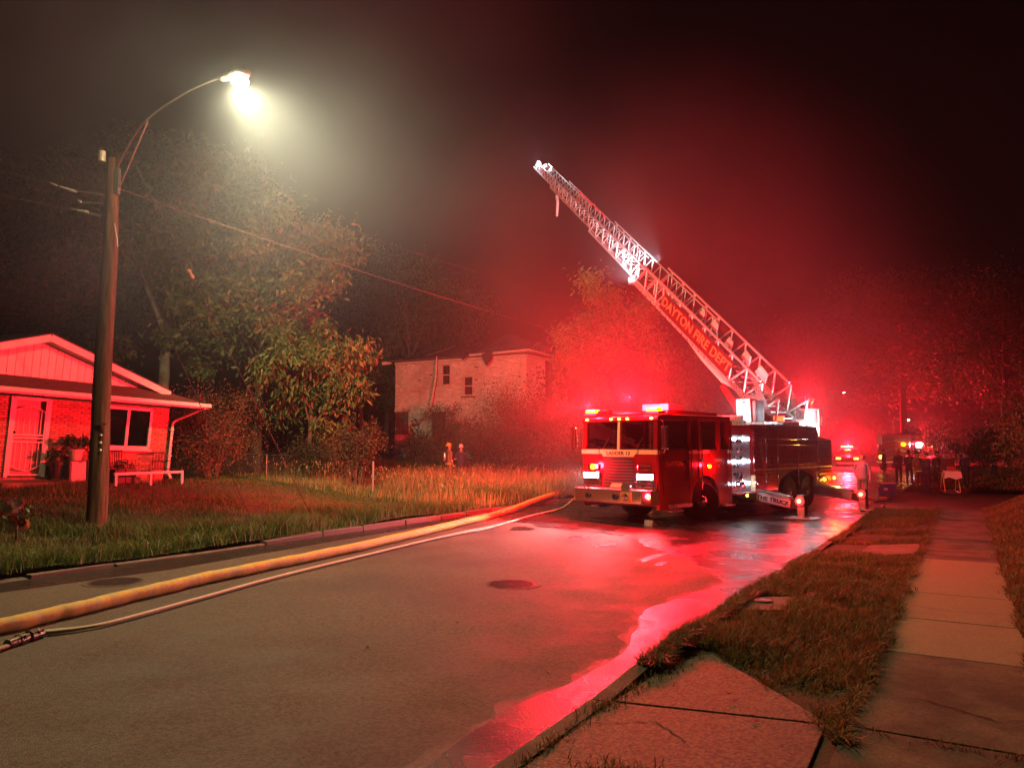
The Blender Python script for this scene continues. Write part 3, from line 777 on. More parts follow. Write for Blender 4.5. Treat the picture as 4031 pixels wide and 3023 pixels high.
# ------------------------------------------------------------------ bricks
def brick_wall(parent, rect, openings, bw, bh, gap, m, axis, cam_pt, face_out, nsep=300, jit=.004, drop=None, depth=.03, name='brick'):
    """lay bricks over rect=(x0,x1,z0,z1); axis(x,z,out) gives a local point; the largest-showing nsep become parts"""
    x0, x1, z0, z1 = rect
    items = []
    r = 0; z = z0
    while z + bh * .5 < z1:
        off = 0 if r % 2 else -(bw + gap) / 2
        x = x0 + off
        h = min(bh, z1 - z)
        while x < x1 - .01:
            a, b = max(x, x0), min(x + bw, x1)
            pieces = [(a, b)]
            for ox0, ox1, oz0, oz1 in openings:
                if z + h > oz0 and z < oz1:
                    np_ = []
                    for a_, b_ in pieces:
                        if b_ <= ox0 or a_ >= ox1: np_.append((a_, b_))
                        else:
                            if a_ < ox0 - .02: np_.append((a_, ox0))
                            if b_ > ox1 + .02: np_.append((ox1, b_))
                    pieces = np_
            for a_, b_ in pieces:
                if b_ - a_ > .03 and not (drop and drop((a_ + b_) / 2, z + h / 2)): items.append((a_, b_, z, z + h))
            x += bw + gap
        z += bh + gap; r += 1
    def d2(it):
        p = axis((it[0] + it[1]) / 2, (it[2] + it[3]) / 2, 0); return (p - cam_pt).length
    items.sort(key=d2)
    def mesh_of(b, it, loc=None):
        a_, b_, c_, d_ = it; o = depth + random.uniform(-jit, jit)
        e = .006
        pts = [axis(a_, c_, 0), axis(b_, c_, 0), axis(b_, d_, 0), axis(a_, d_, 0), axis(a_ + e, c_ + e, o), axis(b_ - e, c_ + e, o), axis(b_ - e, d_ - e, o), axis(a_ + e, d_ - e, o)]
        if loc is not None: pts = [p - loc for p in pts]
        b.add(pts, [(4, 5, 6, 7), (0, 1, 5, 4), (1, 2, 6, 5), (2, 3, 7, 6), (3, 0, 4, 7)] if not face_out else [(7, 6, 5, 4), (4, 5, 1, 0), (5, 6, 2, 1), (6, 7, 3, 2), (7, 4, 0, 3)])
    full = None
    for it in items[:nsep]:
        loc = axis((it[0] + it[1]) / 2, (it[2] + it[3]) / 2, 0)
        if abs(it[1] - it[0] - bw) < 1e-6 and abs(it[3] - it[2] - bh) < 1e-6:
            if full is None:
                b = MB(); mesh_of(b, it, loc); o = b.build(name, m, parent); full = o.data
            else: o = obj(name, full, parent)
            o.location = loc + (axis(0, 0, random.uniform(-jit, jit)) - axis(0, 0, 0))
        else:
            b = MB(); mesh_of(b, it, loc); o = b.build(name, m, parent); o.location = loc
    if len(items) > nsep:
        b = MB()
        for it in items[nsep:]: mesh_of(b, it)
        b.build('bricks_beyond', m, parent, kind='stuff')

# ------------------------------------------------------------------ the brick bungalow on the left
HZ = .82
H0 = st(15.15, -21.4, HZ)
house = empty('brick_bungalow', H0)
TILT = .062
house.rotation_euler = (Matrix.Rotation(TILT, 3, 'Y') @ Matrix.Rotation(math.pi / 2 - STREET, 3, 'Z')).to_euler()
HW = Matrix.Translation(H0) @ Matrix.Rotation(TILT, 4, 'Y') @ Matrix.Rotation(math.pi / 2 - STREET, 4, 'Z')
cam_h = HW.inverted() @ Vector((0, 0, EYE))
m_brick = mat('red_brick', (.43, .19, .14), .85, var=.18, scale=14, bump=.4, bscale=90, island=.3)
m_mortar = mat('mortar', (.2, .15, .13), .9, var=.2, scale=20)
m_white = mat('white_trim', (.72, .70, .66), .5, var=.08, scale=5, bump=.1)
m_siding = mat('painted_siding', (.70, .66, .62), .55, var=.07, scale=3, island=.05)
m_shingle = mat('shingle', (.085, .06, .05), .9, var=.35, scale=10, bump=.7, bscale=60)
wall = MB()
X0, X1, ZT = -9.0, 0.0, 2.42
DOOR = (-4.62, -3.62, .16, 2.26); WIN = (-2.10, -.62, 1.02, 2.16)
def wall_rects(x0, x1, z0, z1, ops):
    xs = sorted({x0, x1, *[o[0] for o in ops], *[o[1] for o in ops]}); out = []
    for a, b in zip(xs[:-1], xs[1:]):
        cuts = [(o[2], o[3]) for o in ops if o[0] < (a + b) / 2 < o[1]]
        z = z0
        for c, d_ in sorted(cuts):
            if c > z: out.append((a, b, z, c))
            z = d_
        if z < z1: out.append((a, b, z, z1))
    return out
for a, b, c, d_ in wall_rects(X0, X1, -.4, ZT, [DOOR, WIN]): wall.box(((a + b) / 2, .08, (c + d_) / 2), (b - a, .16, d_ - c))
wall.box((-.08, 4.3, 1.0), (.16, 8.28, 2.8)); wall.box((-4.5, 8.4, 1.0), (9, .16, 2.8)); wall.box((-9.08, 4.3, 1.0), (.16, 8.28, 2.8))
wl = wall.build('wall', m_mortar, house)
brick_wall(wl, (-4.98, X1, .06, 2.26), [DOOR, WIN], .213, .064, .010, m_brick, lambda x, z, o: Vector((x, -o, z)), cam_h, False, 300, depth=.016, jit=.003)
brick_wall(wl, (0.02, 4.0, .06, 2.26), [], .213, .064, .010, m_brick, lambda x, z, o: Vector((o, x, z)), cam_h, False, 0, depth=.016, jit=.003)
MB().box((-4.5, -.02, -.13), (9.06, .1, .34)).build('foundation', m_conc, house)
MB().box((-4.5, -.035, 2.335), (9.06, .05, .15)).build('frieze_board', m_white, house, bevel=.006)
# step
MB().box((-4.2, -.55, -.02), (1.9, 1.0, .24)).build('door_step', m_conc, house, bevel=.02)
# pent roof with gutter
rf = MB()
E0, E1 = -9.6, .62
rf.add([(E0, -.95, 2.46), (E1, -.95, 2.46), (-.45, .02, 2.80), (E0, .02, 2.80)], [(0, 1, 2, 3)])
rf.add([(E1, -.95, 2.46), (E1, 9, 2.46), (-.45, 9, 2.80), (-.45, .02, 2.80)], [(0, 1, 2, 3)])
rf.add([(E0, -.93, 2.42), (E1 - .02, -.93, 2.42), (E1 - .02, 0, 2.42), (E0, 0, 2.42)], [(3, 2, 1, 0)])
rf.add([(E1 - .02, -.93, 2.42), (E1 - .02, 9, 2.42), (0, 9, 2.42), (0, 0, 2.42), (0, -.93, 2.42)], [(4, 3, 2, 1, 0)])
roof = rf.build('pent_roof', m_shingle, house)
# shingle courses
for i in range(1, 6):
    t = i / 6; y = -.95 + .97 * t; z = 2.46 + .34 * t
    xe = E1 + (-.45 - E1) * t
    MB().beam((E0, y, z + .008), (xe, y, z + .008), .018, .012).build('shingle_course', m_shingle, roof)
MB().box(((E0 + E1) / 2, -.965, 2.385), (E1 - E0, .03, .15)).build('fascia', m_white, house, bevel=.004)
MB().box((E1 + .005, 4, 2.385), (.03, 10, .15)).build('fascia', m_white, house)
MB().prism([(0, .05), (-.10, .05), (-.13, .02), (-.12, -.055), (0, -.06), (.0, -.045), (-.105, -.04), (-.115, .02), (-.0, .035)], lambda y, z: Vector((E0, -.983 + y, 2.415 + z)), lambda y, z: Vector((E1 + .05, -.983 + y, 2.415 + z))).build('gutter', m_white, house)
MB().tube([(.5, -1.03, 2.34), (.45, -.8, 2.24), (.2, -.16, 1.92), (.10, -.10, 1.82), (.08, -.10, .3), (.1, -.25, .12)], .042, 8).build('downspout', m_white, house)
for z in (1.6, .8): MB().box((.085, -.10, z), (.11, .1, .03)).build('downspout_strap', m_white, house)
# gable with vertical siding boards
PX, PZ, GW = -3.95, 3.95, 3.55
gz = lambda x: PZ - (PZ - 2.80) * abs(x - PX) / GW
MB().prism([(PX - GW, 2.7), (PX + GW, 2.7), (PX, PZ - .03)], lambda x, z: Vector((x, .06, z)), lambda x, z: Vector((x, .2, z))).build('gable_backing', mat('siding_dark', (.4, .38, .36), .7), house)
gab = empty('gable'); gab.parent = house
gab = MB().box((PX, .05, 2.76), (2 * GW, .04, .06)).build('gable', m_white, house)
bw = .205; x = PX - GW + .05
while x < PX + GW - .05:
    a, b = x, min(x + bw - .018, PX + GW - .05)
    MB().prism([(a, 2.79), (b, 2.79), (b, max(2.80, gz(b) - .1)), (a, max(2.80, gz(a) - .1))] if not a < PX < b else [(a, 2.79), (b, 2.79), (b, gz(b) - .1), (PX, gz(PX) - .1), (a, gz(a) - .1)],
               lambda u, z: Vector((u, .03, z)), lambda u, z: Vector((u, .062, z))).build('siding_board', m_siding, gab)
    x += bw
for sgn in (1, -1):
    a, b = Vector((PX, -.32, PZ + .03)), Vector((PX + sgn * (GW + .15), -.32, gz(PX + sgn * (GW + .15)) + .03))
    n_ = Vector((-(b - a).z * sgn, 0, (b - a).x * sgn)).normalized()
    MB().beam(a + Vector((0, 0, -.10)), b + Vector((0, 0, -.10)), .035, .2, up=(0, 0, 1)).build('rake_board', m_white, house)
    MB().add([a + Vector((0, .02, -.2)), b + Vector((0, .02, -.2)), b + Vector((0, .36, -.2)), a + Vector((0, .36, -.2))], [(0, 1, 2, 3)]).build('soffit', m_white, house)
    q = MB().add([a + Vector((0, -.03, .02)), b + Vector((0, -.03, .02)), b + Vector((0, 9, .02)), a + Vector((0, 9, .02))] + [a + Vector((0, -.03, -.01)), b + Vector((0, -.03, -.01)), b + Vector((0, 9, -.01)), a + Vector((0, 9, -.01))], [(0, 1, 2, 3), (7, 6, 5, 4), (0, 4, 5, 1)])
    q.build('roof_slope', m_shingle, house)
# security door
dx0, dx1, dz0, dz1 = DOOR
door = MB().box(((dx0 + dx1) / 2, .09, (dz0 + dz1) / 2), (dx1 - dx0 - .1, .04, dz1 - dz0 - .06)).build('door', mat('painted_door', (.34, .24, .22), .5), house)
for a, b in (((dx0 + .03, -.02, dz0), (dx0 + .03, -.02, dz1 + .05)), ((dx1 - .03, -.02, dz0), (dx1 - .03, -.02, dz1 + .05))): MB().beam(a, b, .09, .1).build('door_frame', m_white, door)
MB().box(((dx0 + dx1) / 2, -.02, dz1 + .0), (1.0, .1, .09)).build('door_frame', m_white, door)
ix0, ix1 = dx0 + .1, dx1 - .1
for x_ in (ix0, ix1): bar('security_bar', (x_, -.04, dz0 + .06), (x_, -.04, dz1 - .06), .022, m_white, door, 'square')
for z_ in (dz0 + .06, dz1 - .06, 1.09, 1.19, 1.27): bar('security_bar', (ix0, -.04, z_), (ix1, -.04, z_), .017, m_white, door, 'square')
for k in range(5):
    x_ = ix0 + (ix1 - ix0) * (k + .8) / 5.6
    arch = .16 * (1 - ((x_ - (ix0 + ix1) / 2) / .4) ** 2)
    bar('security_bar', (x_, -.045, 1.27), (x_, -.045, 1.86 + arch), .009, m_white, door, 'square')
    bar('security_bar', (x_, -.045, 1.09), (x_, -.045, .50 - arch), .009, m_white, door, 'square')
for z_, sg in ((1.86, 1), (.5, -1)):
    MB().tube([(ix0 + (ix1 - ix0) * t / 12, -.045, z_ + sg * .16 * (1 - ((t - 6) / 6) ** 2)) for t in range(13)], .013, 6).build('security_bar', m_white, door)
MB().ball((ix0 + .03, -.08, 1.33), .03).build('door_knob', mat('dark_metal', (.03, .03, .03), .4, .8), door)
# house number on the frieze
text_mesh('house_number', '2324', .17, Matrix.Translation((-4.0, -.064, 2.335)) @ Matrix.Rotation(math.pi / 2, 4, 'X') @ Matrix.Shear('XZ', 4, (0, 0)), mat('number_metal', (.08, .05, .05), .5), house, .006)
# window with two panes
wx0, wx1, wz0, wz1 = WIN
wf = MB()
for a, b in (((wx0, 0, wz0), (wx1, 0, wz0)), ((wx0, 0, wz1), (wx1, 0, wz1)), ((wx0, 0, wz0), (wx0, 0, wz1)), ((wx1, 0, wz0), (wx1, 0, wz1)), (((wx0 + wx1) / 2, 0, wz0), ((wx0 + wx1) / 2, 0, wz1))):
    wf.beam(Vector(a) + Vector((0, -.02, 0)), Vector(b) + Vector((0, -.02, 0)), .085, .085)
win = wf.build('window', m_white, house)
m_glass = glass('window_glass', a=.35)
for a, b in ((wx0 + .045, (wx0 + wx1) / 2 - .045), ((wx0 + wx1) / 2 + .045, wx1 - .045)):
    MB().box(((a + b) / 2, -.01, (wz0 + wz1) / 2), (b - a, .012, wz1 - wz0 - .09)).build('pane', m_glass, win)
    MB().add([(a + (b - a) * i / 10, .07 + .012 * (i % 2), z) for z in (wz0 + .03, wz1 - .03) for i in range(11)], [(i, i + 1, i + 12, i + 11) for i in range(10)]).build('curtain', mat('curtain', (.32, .28, .27), .9), win)
MB().box(((wx0 + wx1) / 2, -.06, wz0 - .075), (wx1 - wx0 + .12, .14, .06)).build('sill', m_white, win, bevel=.008)
# wall lamp
MB().tube([(-2.5, -.02, 2.05), (-2.5, -.12, 2.1), (-2.5, -.14, 2.02)], .012, 6).build('wall_lamp', mat('dark_metal', (.03, .03, .03)), house)
tag(house, 'single-storey brick bungalow with white gable bathed in red light', 'house')

# ------------------------------------------------------------------ things on the bungalow's porch
def hl(x, y, z=0):                       # house point to world, upright on the ground
    p = HW @ Vector((x, y, 0)); g = float(lawn_z(D.dot(p), N.dot(p)))
    return Vector((p.x, p.y, max(g, HZ - .05) + z))
HR = math.pi / 2 - STREET
cab = empty('cabinet', hl(-3.1, -.55), HR)
MB().box((0, 0, .32), (.44, .42, .64)).build('carcass', mat('cabinet_dark', (.10, .07, .06), .6), cab, bevel=.008)
MB().box((.02, -.22, .31), (.40, .02, .60)).build('door', mat('cabinet_front', (.42, .36, .33), .5), cab, bevel=.006)
MB().box((.06, -.232, .60), (.10, .012, .025)).build('handle', mat('dark_metal', (.03, .03, .03)), cab)
tag(cab, 'plain low cabinet with one door under the flower pots', 'cabinet')
dr = empty('drawer_unit', hl(-2.58, -.5), HR)
MB().box((0, 0, .32), (.44, .4, .62)).build('carcass', mat('cabinet_dark', (.10, .07, .06)), dr, bevel=.008)
for i in range(4):
    d1 = MB().prism([(-.2, .0), (.2, 0), (.2, .125), (.07, .125), (.05, .095), (-.05, .095), (-.07, .125), (-.2, .125)], lambda x, z: Vector((x, -.235, .06 + i * .145 + z)), lambda x, z: Vector((x, -.205, .06 + i * .145 + z))).build('drawer', mat('drawer_front', (.6, .55, .5), .5), dr)
tag(dr, 'white four-drawer unit beside the plain cabinet', 'drawer unit')
m_houseleaf = mat('pot_leaf', (.06, .09, .03), .4, var=.3, scale=9, island=.35, transl=.2)
def leaves(P, size, aspect, m, parent, name='foliage', droop=0.0, kind='stuff', fold=.12):
    n = len(P)
    t = rng.normal(0, 1, (n, 3)); t[:, 2] -= droop; t /= np.linalg.norm(t, axis=1)[:, None]
    r = rng.normal(0, 1, (n, 3)); sd = np.cross(t, r); sd /= np.linalg.norm(sd, axis=1)[:, None]
    nn_ = np.cross(t, sd)
    Ls = (size * rng.uniform(.6, 1.3, n))[:, None]
    V = np.stack([P, P + t * Ls * .5 + sd * Ls * aspect * .5 + nn_ * Ls * fold, P + t * Ls, P + t * Ls * .5 - sd * Ls * aspect * .5 + nn_ * Ls * fold], 1).reshape(-1, 3)
    i = np.arange(n)[:, None] * 4
    F = np.concatenate([i + np.array([[0, 1, 2]]), i + np.array([[0, 2, 3]])], 0)
    return arrays_mesh(name, V, F, m, parent, kind=kind)
def pot(label, loc, r, h, mpot, plants, leafs, ls=.16):
    e = empty('potted_plant', loc)
    MB().lathe([(r * .62, 0), (r * .7, .01), (r * .95, h * .85), (r * 1.05, h * .86), (r * 1.05, h), (r * .9, h), (r * .88, h * .9)], n=18).build('pot', mpot, e, smooth_=False)
    stems = MB(); P = []
    for i in range(plants):
        a = 2 * math.pi * i / plants + .4; tip = Vector((r * .95 * math.cos(a), r * .95 * math.sin(a), h + .18 + .12 * random.random()))
        stems.tube([(0, 0, h * .9), (tip.x * .4, tip.y * .4, h + .1), tip], [.008, .006, .004], 5)
        P.append(np.array(tip)[None, :] + rng.normal(0, .03, (leafs, 3)))
    stems.build('stem', mat('stem', (.08, .06, .03), .8), e)
    leaves(np.concatenate(P), ls, .42, m_houseleaf, e, droop=.5)
    tag(e, label, 'potted plant')
pot('wide pale pot of leafy plants standing on the plain cabinet', hl(-3.05, -.52, .64), .22, .30, mat('pale_pot', (.55, .42, .36), .6), 7, 16)
pot('dark terracotta pot of leafy plants on the drawer unit', hl(-2.5, -.5, .63), .19, .28, mat('terracotta', (.22, .09, .06), .8), 6, 14)
pot('small dark pot squeezed between the two larger pots', hl(-2.78, -.45, .64), .12, .18, mat('terracotta', (.22, .09, .06)), 4, 10, .1)
pot('large dark pot standing behind the pale pot by the door', hl(-3.38, -.35, .0), .24, .62, mat('dark_pot', (.06, .03, .03), .6), 6, 14)
rail = empty('low_rail', hl(-1.2, -1.3), HR)
MB().beam((-1.2, 0, .36), (.95, 0, .36), .07, .07).build('rail', m_white, rail)
for x in (-1.15, -.1, .92): MB().beam((x, 0, -.1), (x, 0, .34), .06, .06).build('post', m_white, rail)
tag(rail, 'low white garden rail in front of the bungalow window', 'rail')
def flower_box(label, loc):
    e = empty('planter_box', loc, HR)
    MB().box((0, 0, .22), (.62, .24, .4), taper=1.06).build('trough', mat('dark_pot', (.06, .03, .03)), e)
    P = np.stack([rng.uniform(-.3, .3, 140), rng.uniform(-.1, .1, 140), .42 + .18 * rng.random(140)], -1)
    leaves(P, .12, .4, m_houseleaf, e)
    tag(e, label, 'planter')
flower_box('dark planter box behind the white rail under the window', hl(-1.75, -.7))
def garden_chair(label, loc, rz):
    e = empty('garden_chair', loc, rz); m = mat('black_iron', (.03, .022, .02), .5, .6)
    for x, y in ((-.24, -.22), (.24, -.22), (-.24, .22), (.24, .22)): bar('leg', (x, y, 0), (x, y, .43), .014, m, e)
    for i in range(6): bar('seat_slat', (-.25, -.22 + i * .088, .44), (.25, -.22 + i * .088, .44), .028, m, e, 'square', .008)
    for i in range(9): bar('back_slat', (-.24 + i * .06, .23, .44), (-.24 + i * .06, .29, .92), .010, m, e)
    bar('back_rail', (-.26, .29, .92), (.26, .29, .92), .016, m, e)
    for x in (-.27, .27): MB().tube([(x, .26, .66), (x, -.05, .68), (x, -.22, .64), (x, -.22, .43)], .012, 6).build('arm', m, e)
    tag(e, label, 'chair')
garden_chair('black iron garden chair by the right corner of the bungalow', hl(-.45, -.75), HR + .2)
garden_chair('black iron chair beside the drawer unit half hidden by the pole', hl(-2.05, -.75), HR - .3)
# flowers on the lawn
fp_ = gp(68, 2035, .72)
bq = empty('flower_bunch', fp_)
m_petal = [mat('petal_red', (.62, .06, .09), .7), mat('petal_pink', (.85, .5, .55), .7), mat('petal_white', (.88, .84, .78), .7), mat('petal_yellow', (.7, .5, .1), .7)]
bqf = MB().tube([(0, 0, -.45), (0, 0, .0)], .02, 6); bqf.build('stem', mat('stem', (.08, .06, .03)), bq)
for i in range(18):
    a = random.uniform(0, 6.28); r = random.uniform(.0, .3); c = Vector((r * math.cos(a), r * .4 * math.sin(a) - .1, random.uniform(-.2, .3)))
    b = MB()
    for k in range(7):
        an = 2 * math.pi * k / 7; u = Vector((math.cos(an), -.35, math.sin(an))); v = Vector((-math.sin(an), 0, math.cos(an)))
        b.add([c, c + u * .06 + v * .038, c + u * .10, c + u * .06 - v * .038], [(0, 1, 2, 3)], 0)
    b.ball(c + Vector((0, -.02, 0)), .016, 5, 1)
    b.build('flower', [m_petal[i % 4], m_petal[3]], bq)
leaves(rng.normal(0, 1, (40, 3)) * np.array([.16, .04, .13]) + np.array([0, .1, 0]), .1, .45, m_houseleaf, bq)
tag(bq, 'bunch of red, pink and white flowers standing in the lawn', 'flowers')
# ------------------------------------------------------------------ the burnt two-storey house
B0 = Vector((.82, 45.0, 1.05))
bh = empty('burnt_house', B0, -STREET)
BW = Matrix.Translation(B0) @ Matrix.Rotation(-STREET, 4, 'Z')
cam_b = BW.inverted() @ Vector((0, 0, EYE))
def bx(px): r = (px - 2015.5) / FPX; return (45 * r - .82) / (.8625 + .506 * r)
def bzx(px, py):
    x = bx(px); p = BW @ Vector((x, 0, 0)); w = pt(px, py, p.y); return x, w.z - B0.z
def brect(x0, y0, x1, y1):
    a, zt = bzx((x0 + x1) / 2, y0); _, zb = bzx((x0 + x1) / 2, y1); return (bx(x0), bx(x1), zb, zt)
WA = brect(1740, 1436, 1774, 1516); WB = brect(1826, 1482, 1864, 1557); WC = brect(1556, 1622, 1611, 1708); DC = brect(1700, 1622, 1756, 1722)
WID = 9.75; ZT2 = 6.15; DEP = 8.6
m_wbrick = mat('whitewashed_brick', (.80, .76, .72), .85, var=.2, scale=4, bump=.4, bscale=60, island=.14, c2=(.60, .55, .50), mix_scale=.5)
m_wmort = mat('whitewash_mortar', (.13, .10, .085), .9, var=.3)
m_char = mat('charred_wood', (.022, .017, .014), .9, var=.5, scale=8, bump=.7, bscale=30)
m_ash = mat('scorched_board', (.12, .09, .075), .9, var=.5, scale=5, bump=.5)
SIDE = [(2.4, 3.4, 1.2, 6.4), (5.5, 6.2, 2.6, 5.2)]
w2 = MB()
for a, b, c, d_ in wall_rects(-WID, 0, -.5, ZT2, [WA, WB, WC, DC]): w2.box(((a + b) / 2, .12, (c + d_) / 2), (b - a, .24, d_ - c))
for a, b, c, d_ in wall_rects(.24, DEP, -.5, ZT2, SIDE): w2.box((-.12, (a + b) / 2, (c + d_) / 2), (.24, b - a, d_ - c))
w2.box((-WID + .12, DEP / 2, 2.8), (.24, DEP - .5, 6.6)); w2.box((-WID / 2, DEP, 2.8), (WID, .24, 6.6))
for z in (0, 3.0): w2.box((-WID / 2, DEP / 2, z), (WID - .5, DEP - .5, .15))
wl2 = w2.build('wall', m_wmort, bh)
def missing(x, z): return (x < -8.8 and z < .5 and random.random() < .15) or random.random() < .004
brick_wall(wl2, (-WID, 0, .0, ZT2 - .12), [WA, WB, WC, DC], .216, .066, .012, m_wbrick, lambda x, z, o: Vector((x, -o, z)), cam_b, False, 300, depth=.02, jit=.006, drop=missing)
def miss2(y, z): return (y > 1.35 and 3.2 < z < 5.6 and random.random() < .22) or random.random() < .01
brick_wall(wl2, (.0, DEP, .0, ZT2 - .12), SIDE, .216, .066, .012, m_wbrick, lambda x, z, o: Vector((o, x, z)), cam_b, False, 300, depth=.02, jit=.006, drop=miss2)
MB().box((-WID / 2, .02, -.25), (WID + .14, .2, .5)).build('foundation', m_conc, bh)
m_oldwhite = mat('old_white_paint', (.55, .5, .45), .7, var=.3, scale=4)
def sash(name, r, broken=False, board=None, out=-.02):
    x0, x1, z0, z1 = r
    f = MB()
    for a, b in (((x0, out, z0), (x1, out, z0)), ((x0, out, z1), (x1, out, z1)), ((x0, out, z0), (x0, out, z1)), ((x1, out, z0), (x1, out, z1))): f.beam(a, b, .1, .1)
    o = f.build(name, m_oldwhite, bh)
    zm = (z0 + z1) / 2
    MB().beam((x0, .03, zm), (x1, .03, zm), .06, .06).build('meeting_rail', m_oldwhite, o)
    if board is None:
        for k, (a, b) in enumerate(((z0, zm), (zm, z1))):
            MB().box(((x0 + x1) / 2, .05, (a + b) / 2), (x1 - x0 - .1, .012, b - a - .06)).build('pane', m_glass, o)
    MB().box(((x0 + x1) / 2, -.05, z0 - .08), (x1 - x0 + .3, .16, .08)).build('sill', m_ash if broken else m_oldwhite, o)
    return o
a_ = sash('window', WA)
for k in range(3): bar('blind_slat', (WA[0] + .06, .09, WA[2] + .2 + k * .22), (WA[1] - .06, .09, WA[2] + .2 + k * .22), .04, m_oldwhite, a_, 'square', .006)
b_ = sash('window', WB, True); bar('fallen_blind', (WB[0] + .08, .08, WB[3] - .2), (WB[1] - .05, .08, WB[3] - .75), .025, m_oldwhite, b_, 'square', .006)
for r in (WC,):
    x0, x1, z0, z1 = r
    MB().box(((x0 + x1) / 2, .06, (z0 + z1) / 2), (x1 - x0, .03, z1 - z0)).build('board', m_ash, bh)
    MB().beam((x1 + .06, -.03, z0), (x1 + .06, -.03, z1 + .15), .14, .09).build('board_trim', m_oldwhite, bh); MB().beam((x0, -.03, z1 + .08), (x1 + .1, -.03, z1 + .08), .09, .14).build('board_trim', m_oldwhite, bh)
MB().box(((DC[0] + DC[1]) / 2, .1, (DC[2] + DC[3]) / 2), (DC[1] - DC[0], .04, DC[3] - DC[2])).build('board', m_char, bh)
# cornice, gutter remains and the hanging strip
MB().box((-WID / 2, -.05, ZT2 - .06), (WID, .1, .16)).build('cornice', m_oldwhite, bh)
MB().box((.05, DEP / 2, ZT2 - .06), (.1, DEP, .16)).build('cornice', m_oldwhite, bh)
MB().box((-WID / 2, -.28, ZT2 + .06), (WID + .6, .5, .06)).build('eave_soffit', m_ash, bh)
MB().box((.25, DEP / 2, ZT2 + .06), (.5, DEP, .06)).build('eave_soffit', m_ash, bh)
MB().beam((-3.6, -.56, ZT2 + .10), (.55, -.56, ZT2 + .18), .11, .12).build('gutter', m_oldwhite, bh)
MB().beam((.56, -.5, ZT2 + .16), (.56, 5.2, ZT2 + .05), .11, .12).build('gutter', m_oldwhite, bh)
MB().beam((-WID - .7, -.5, ZT2 - .05), (-WID - .1, -.35, ZT2 + .0), .14, .2).build('gutter_stub', m_oldwhite, bh)
gx0, gz0 = bzx(1737, 1408); gx1, gz1 = bzx(1668, 1666)
MB().tube([(gx0, -.5, gz0), (gx0 - .05, -.55, gz0 - 1.4), (gx0 - .35, -.6, gz0 - 3.0), (gx1, -.75, gz1)], [.07] * 4, 6, flat=.55).build('hanging_gutter', m_oldwhite, bh)
MB().tube([(-.25, -.1, ZT2), (-.25, -.1, 1.2)], .055, 8).build('downspout', m_oldwhite, bh)
# graffiti scrawl on the lower wall
m_paint = mat('black_paint', (.015, .012, .012), .6)
gx, gzz = bzx(1612, 1755); gk = (bx(1690) - bx(1612)) / 8.6; zk = .95 * gk
def scr(pts): MB().tube(smooth_path([(gx + x * gk, -.031, gzz + z * zk) for x, z in pts], 6), .02, 5, flat=1.0).build('graffiti', m_paint, bh)
scr([(1.3, 5), (.5, 6), (.1, 4), (.2, 1.8), (1.2, .4), (2.4, .6), (2.9, 2), (2.3, 3.4), (1.2, 3.2)])
scr([(1.2, 5.5), (1.6, 6), (2.2, 4.2)]); scr([(2.8, 4.8), (3.4, 5.2), (3.7, 4.2), (3.1, 3.9), (2.7, 4.6)])
scr([(4.0, 4.2), (4.5, 5.2), (5.0, 4.8), (4.9, 3.9), (4.2, 3.7)]); scr([(5.6, 5.2), (5.2, 4.6), (5.9, 4.3), (5.4, 3.7)])
scr([(6.4, 5.4), (6.5, 3.4)]); scr([(7.2, 5.2), (6.5, 4.4), (7.4, 3.5)]); scr([(8.2, 5.2), (7.6, 4.6), (8.3, 4.3), (7.8, 3.6)])
scr([(1.8, 2.9), (3.6, 3.1), (5.2, 3.0)]); scr([(3.0, .5), (4.6, 1.0), (4.9, 2.6), (4.2, 3.2)])
# collapsed roof: jagged sheets, rafters and debris
m_rsheet = mat('burnt_shingle', (.04, .03, .027), .95, var=.5, scale=6, bump=.8, bscale=25)
rs = MB()
xs = np.linspace(-WID - .5, .4, 24); yr = [-.55, .6, 1.8, 3.2]
hgt = np.zeros((24, 4))
for i, x in enumerate(xs):
    pk = .25 + .35 * math.exp(-((x + 7.5) / 1.6) ** 2) + 1.35 * math.exp(-((x + 2.9) / 1.7) ** 2)
    for j in range(4): hgt[i, j] = ZT2 + .1 + pk * j / 3 + random.uniform(-.12, .14) * j / 2
V = [(x, yr[j] + random.uniform(-.1, .1), hgt[i, j]) for i, x in enumerate(xs) for j in range(4)]
F = [(i * 4 + j, (i + 1) * 4 + j, (i + 1) * 4 + j + 1, i * 4 + j + 1) for i in range(23) for j in range(3) if not (j == 2 and i in (3, 4, 8, 9, 13, 21)) and not (j == 1 and i in (9, 10))]
rs.add(V, F)
burn = rs.build('collapsed_roof', m_rsheet, bh)
rs2 = MB(); ys = np.linspace(-.4, DEP + .4, 14)
V = [( .5 - q * .9, y, ZT2 + .1 + q * (.35 + .3 * math.sin(y * 1.9)) + random.uniform(-.06, .1)) for y in ys for q in range(3)]
rs2.add(V, [(i * 3 + j, (i + 1) * 3 + j, (i + 1) * 3 + j + 1, i * 3 + j + 1) for i in range(13) for j in range(2) if not (j == 1 and i in (3, 7))])
rs2.build('roof_side', m_rsheet, burn)
for i in range(16):
    x = -WID + .5 + i * .6 + random.uniform(-.15, .15); k = random.uniform(.3, 1.0)
    MB().beam((x, -.45, ZT2 + .1), (x + random.uniform(-.4, .4), 2.2 * k, ZT2 + .25 + 1.2 * k * random.uniform(.4, 1)), .06, .14).build('rafter', m_char, burn)
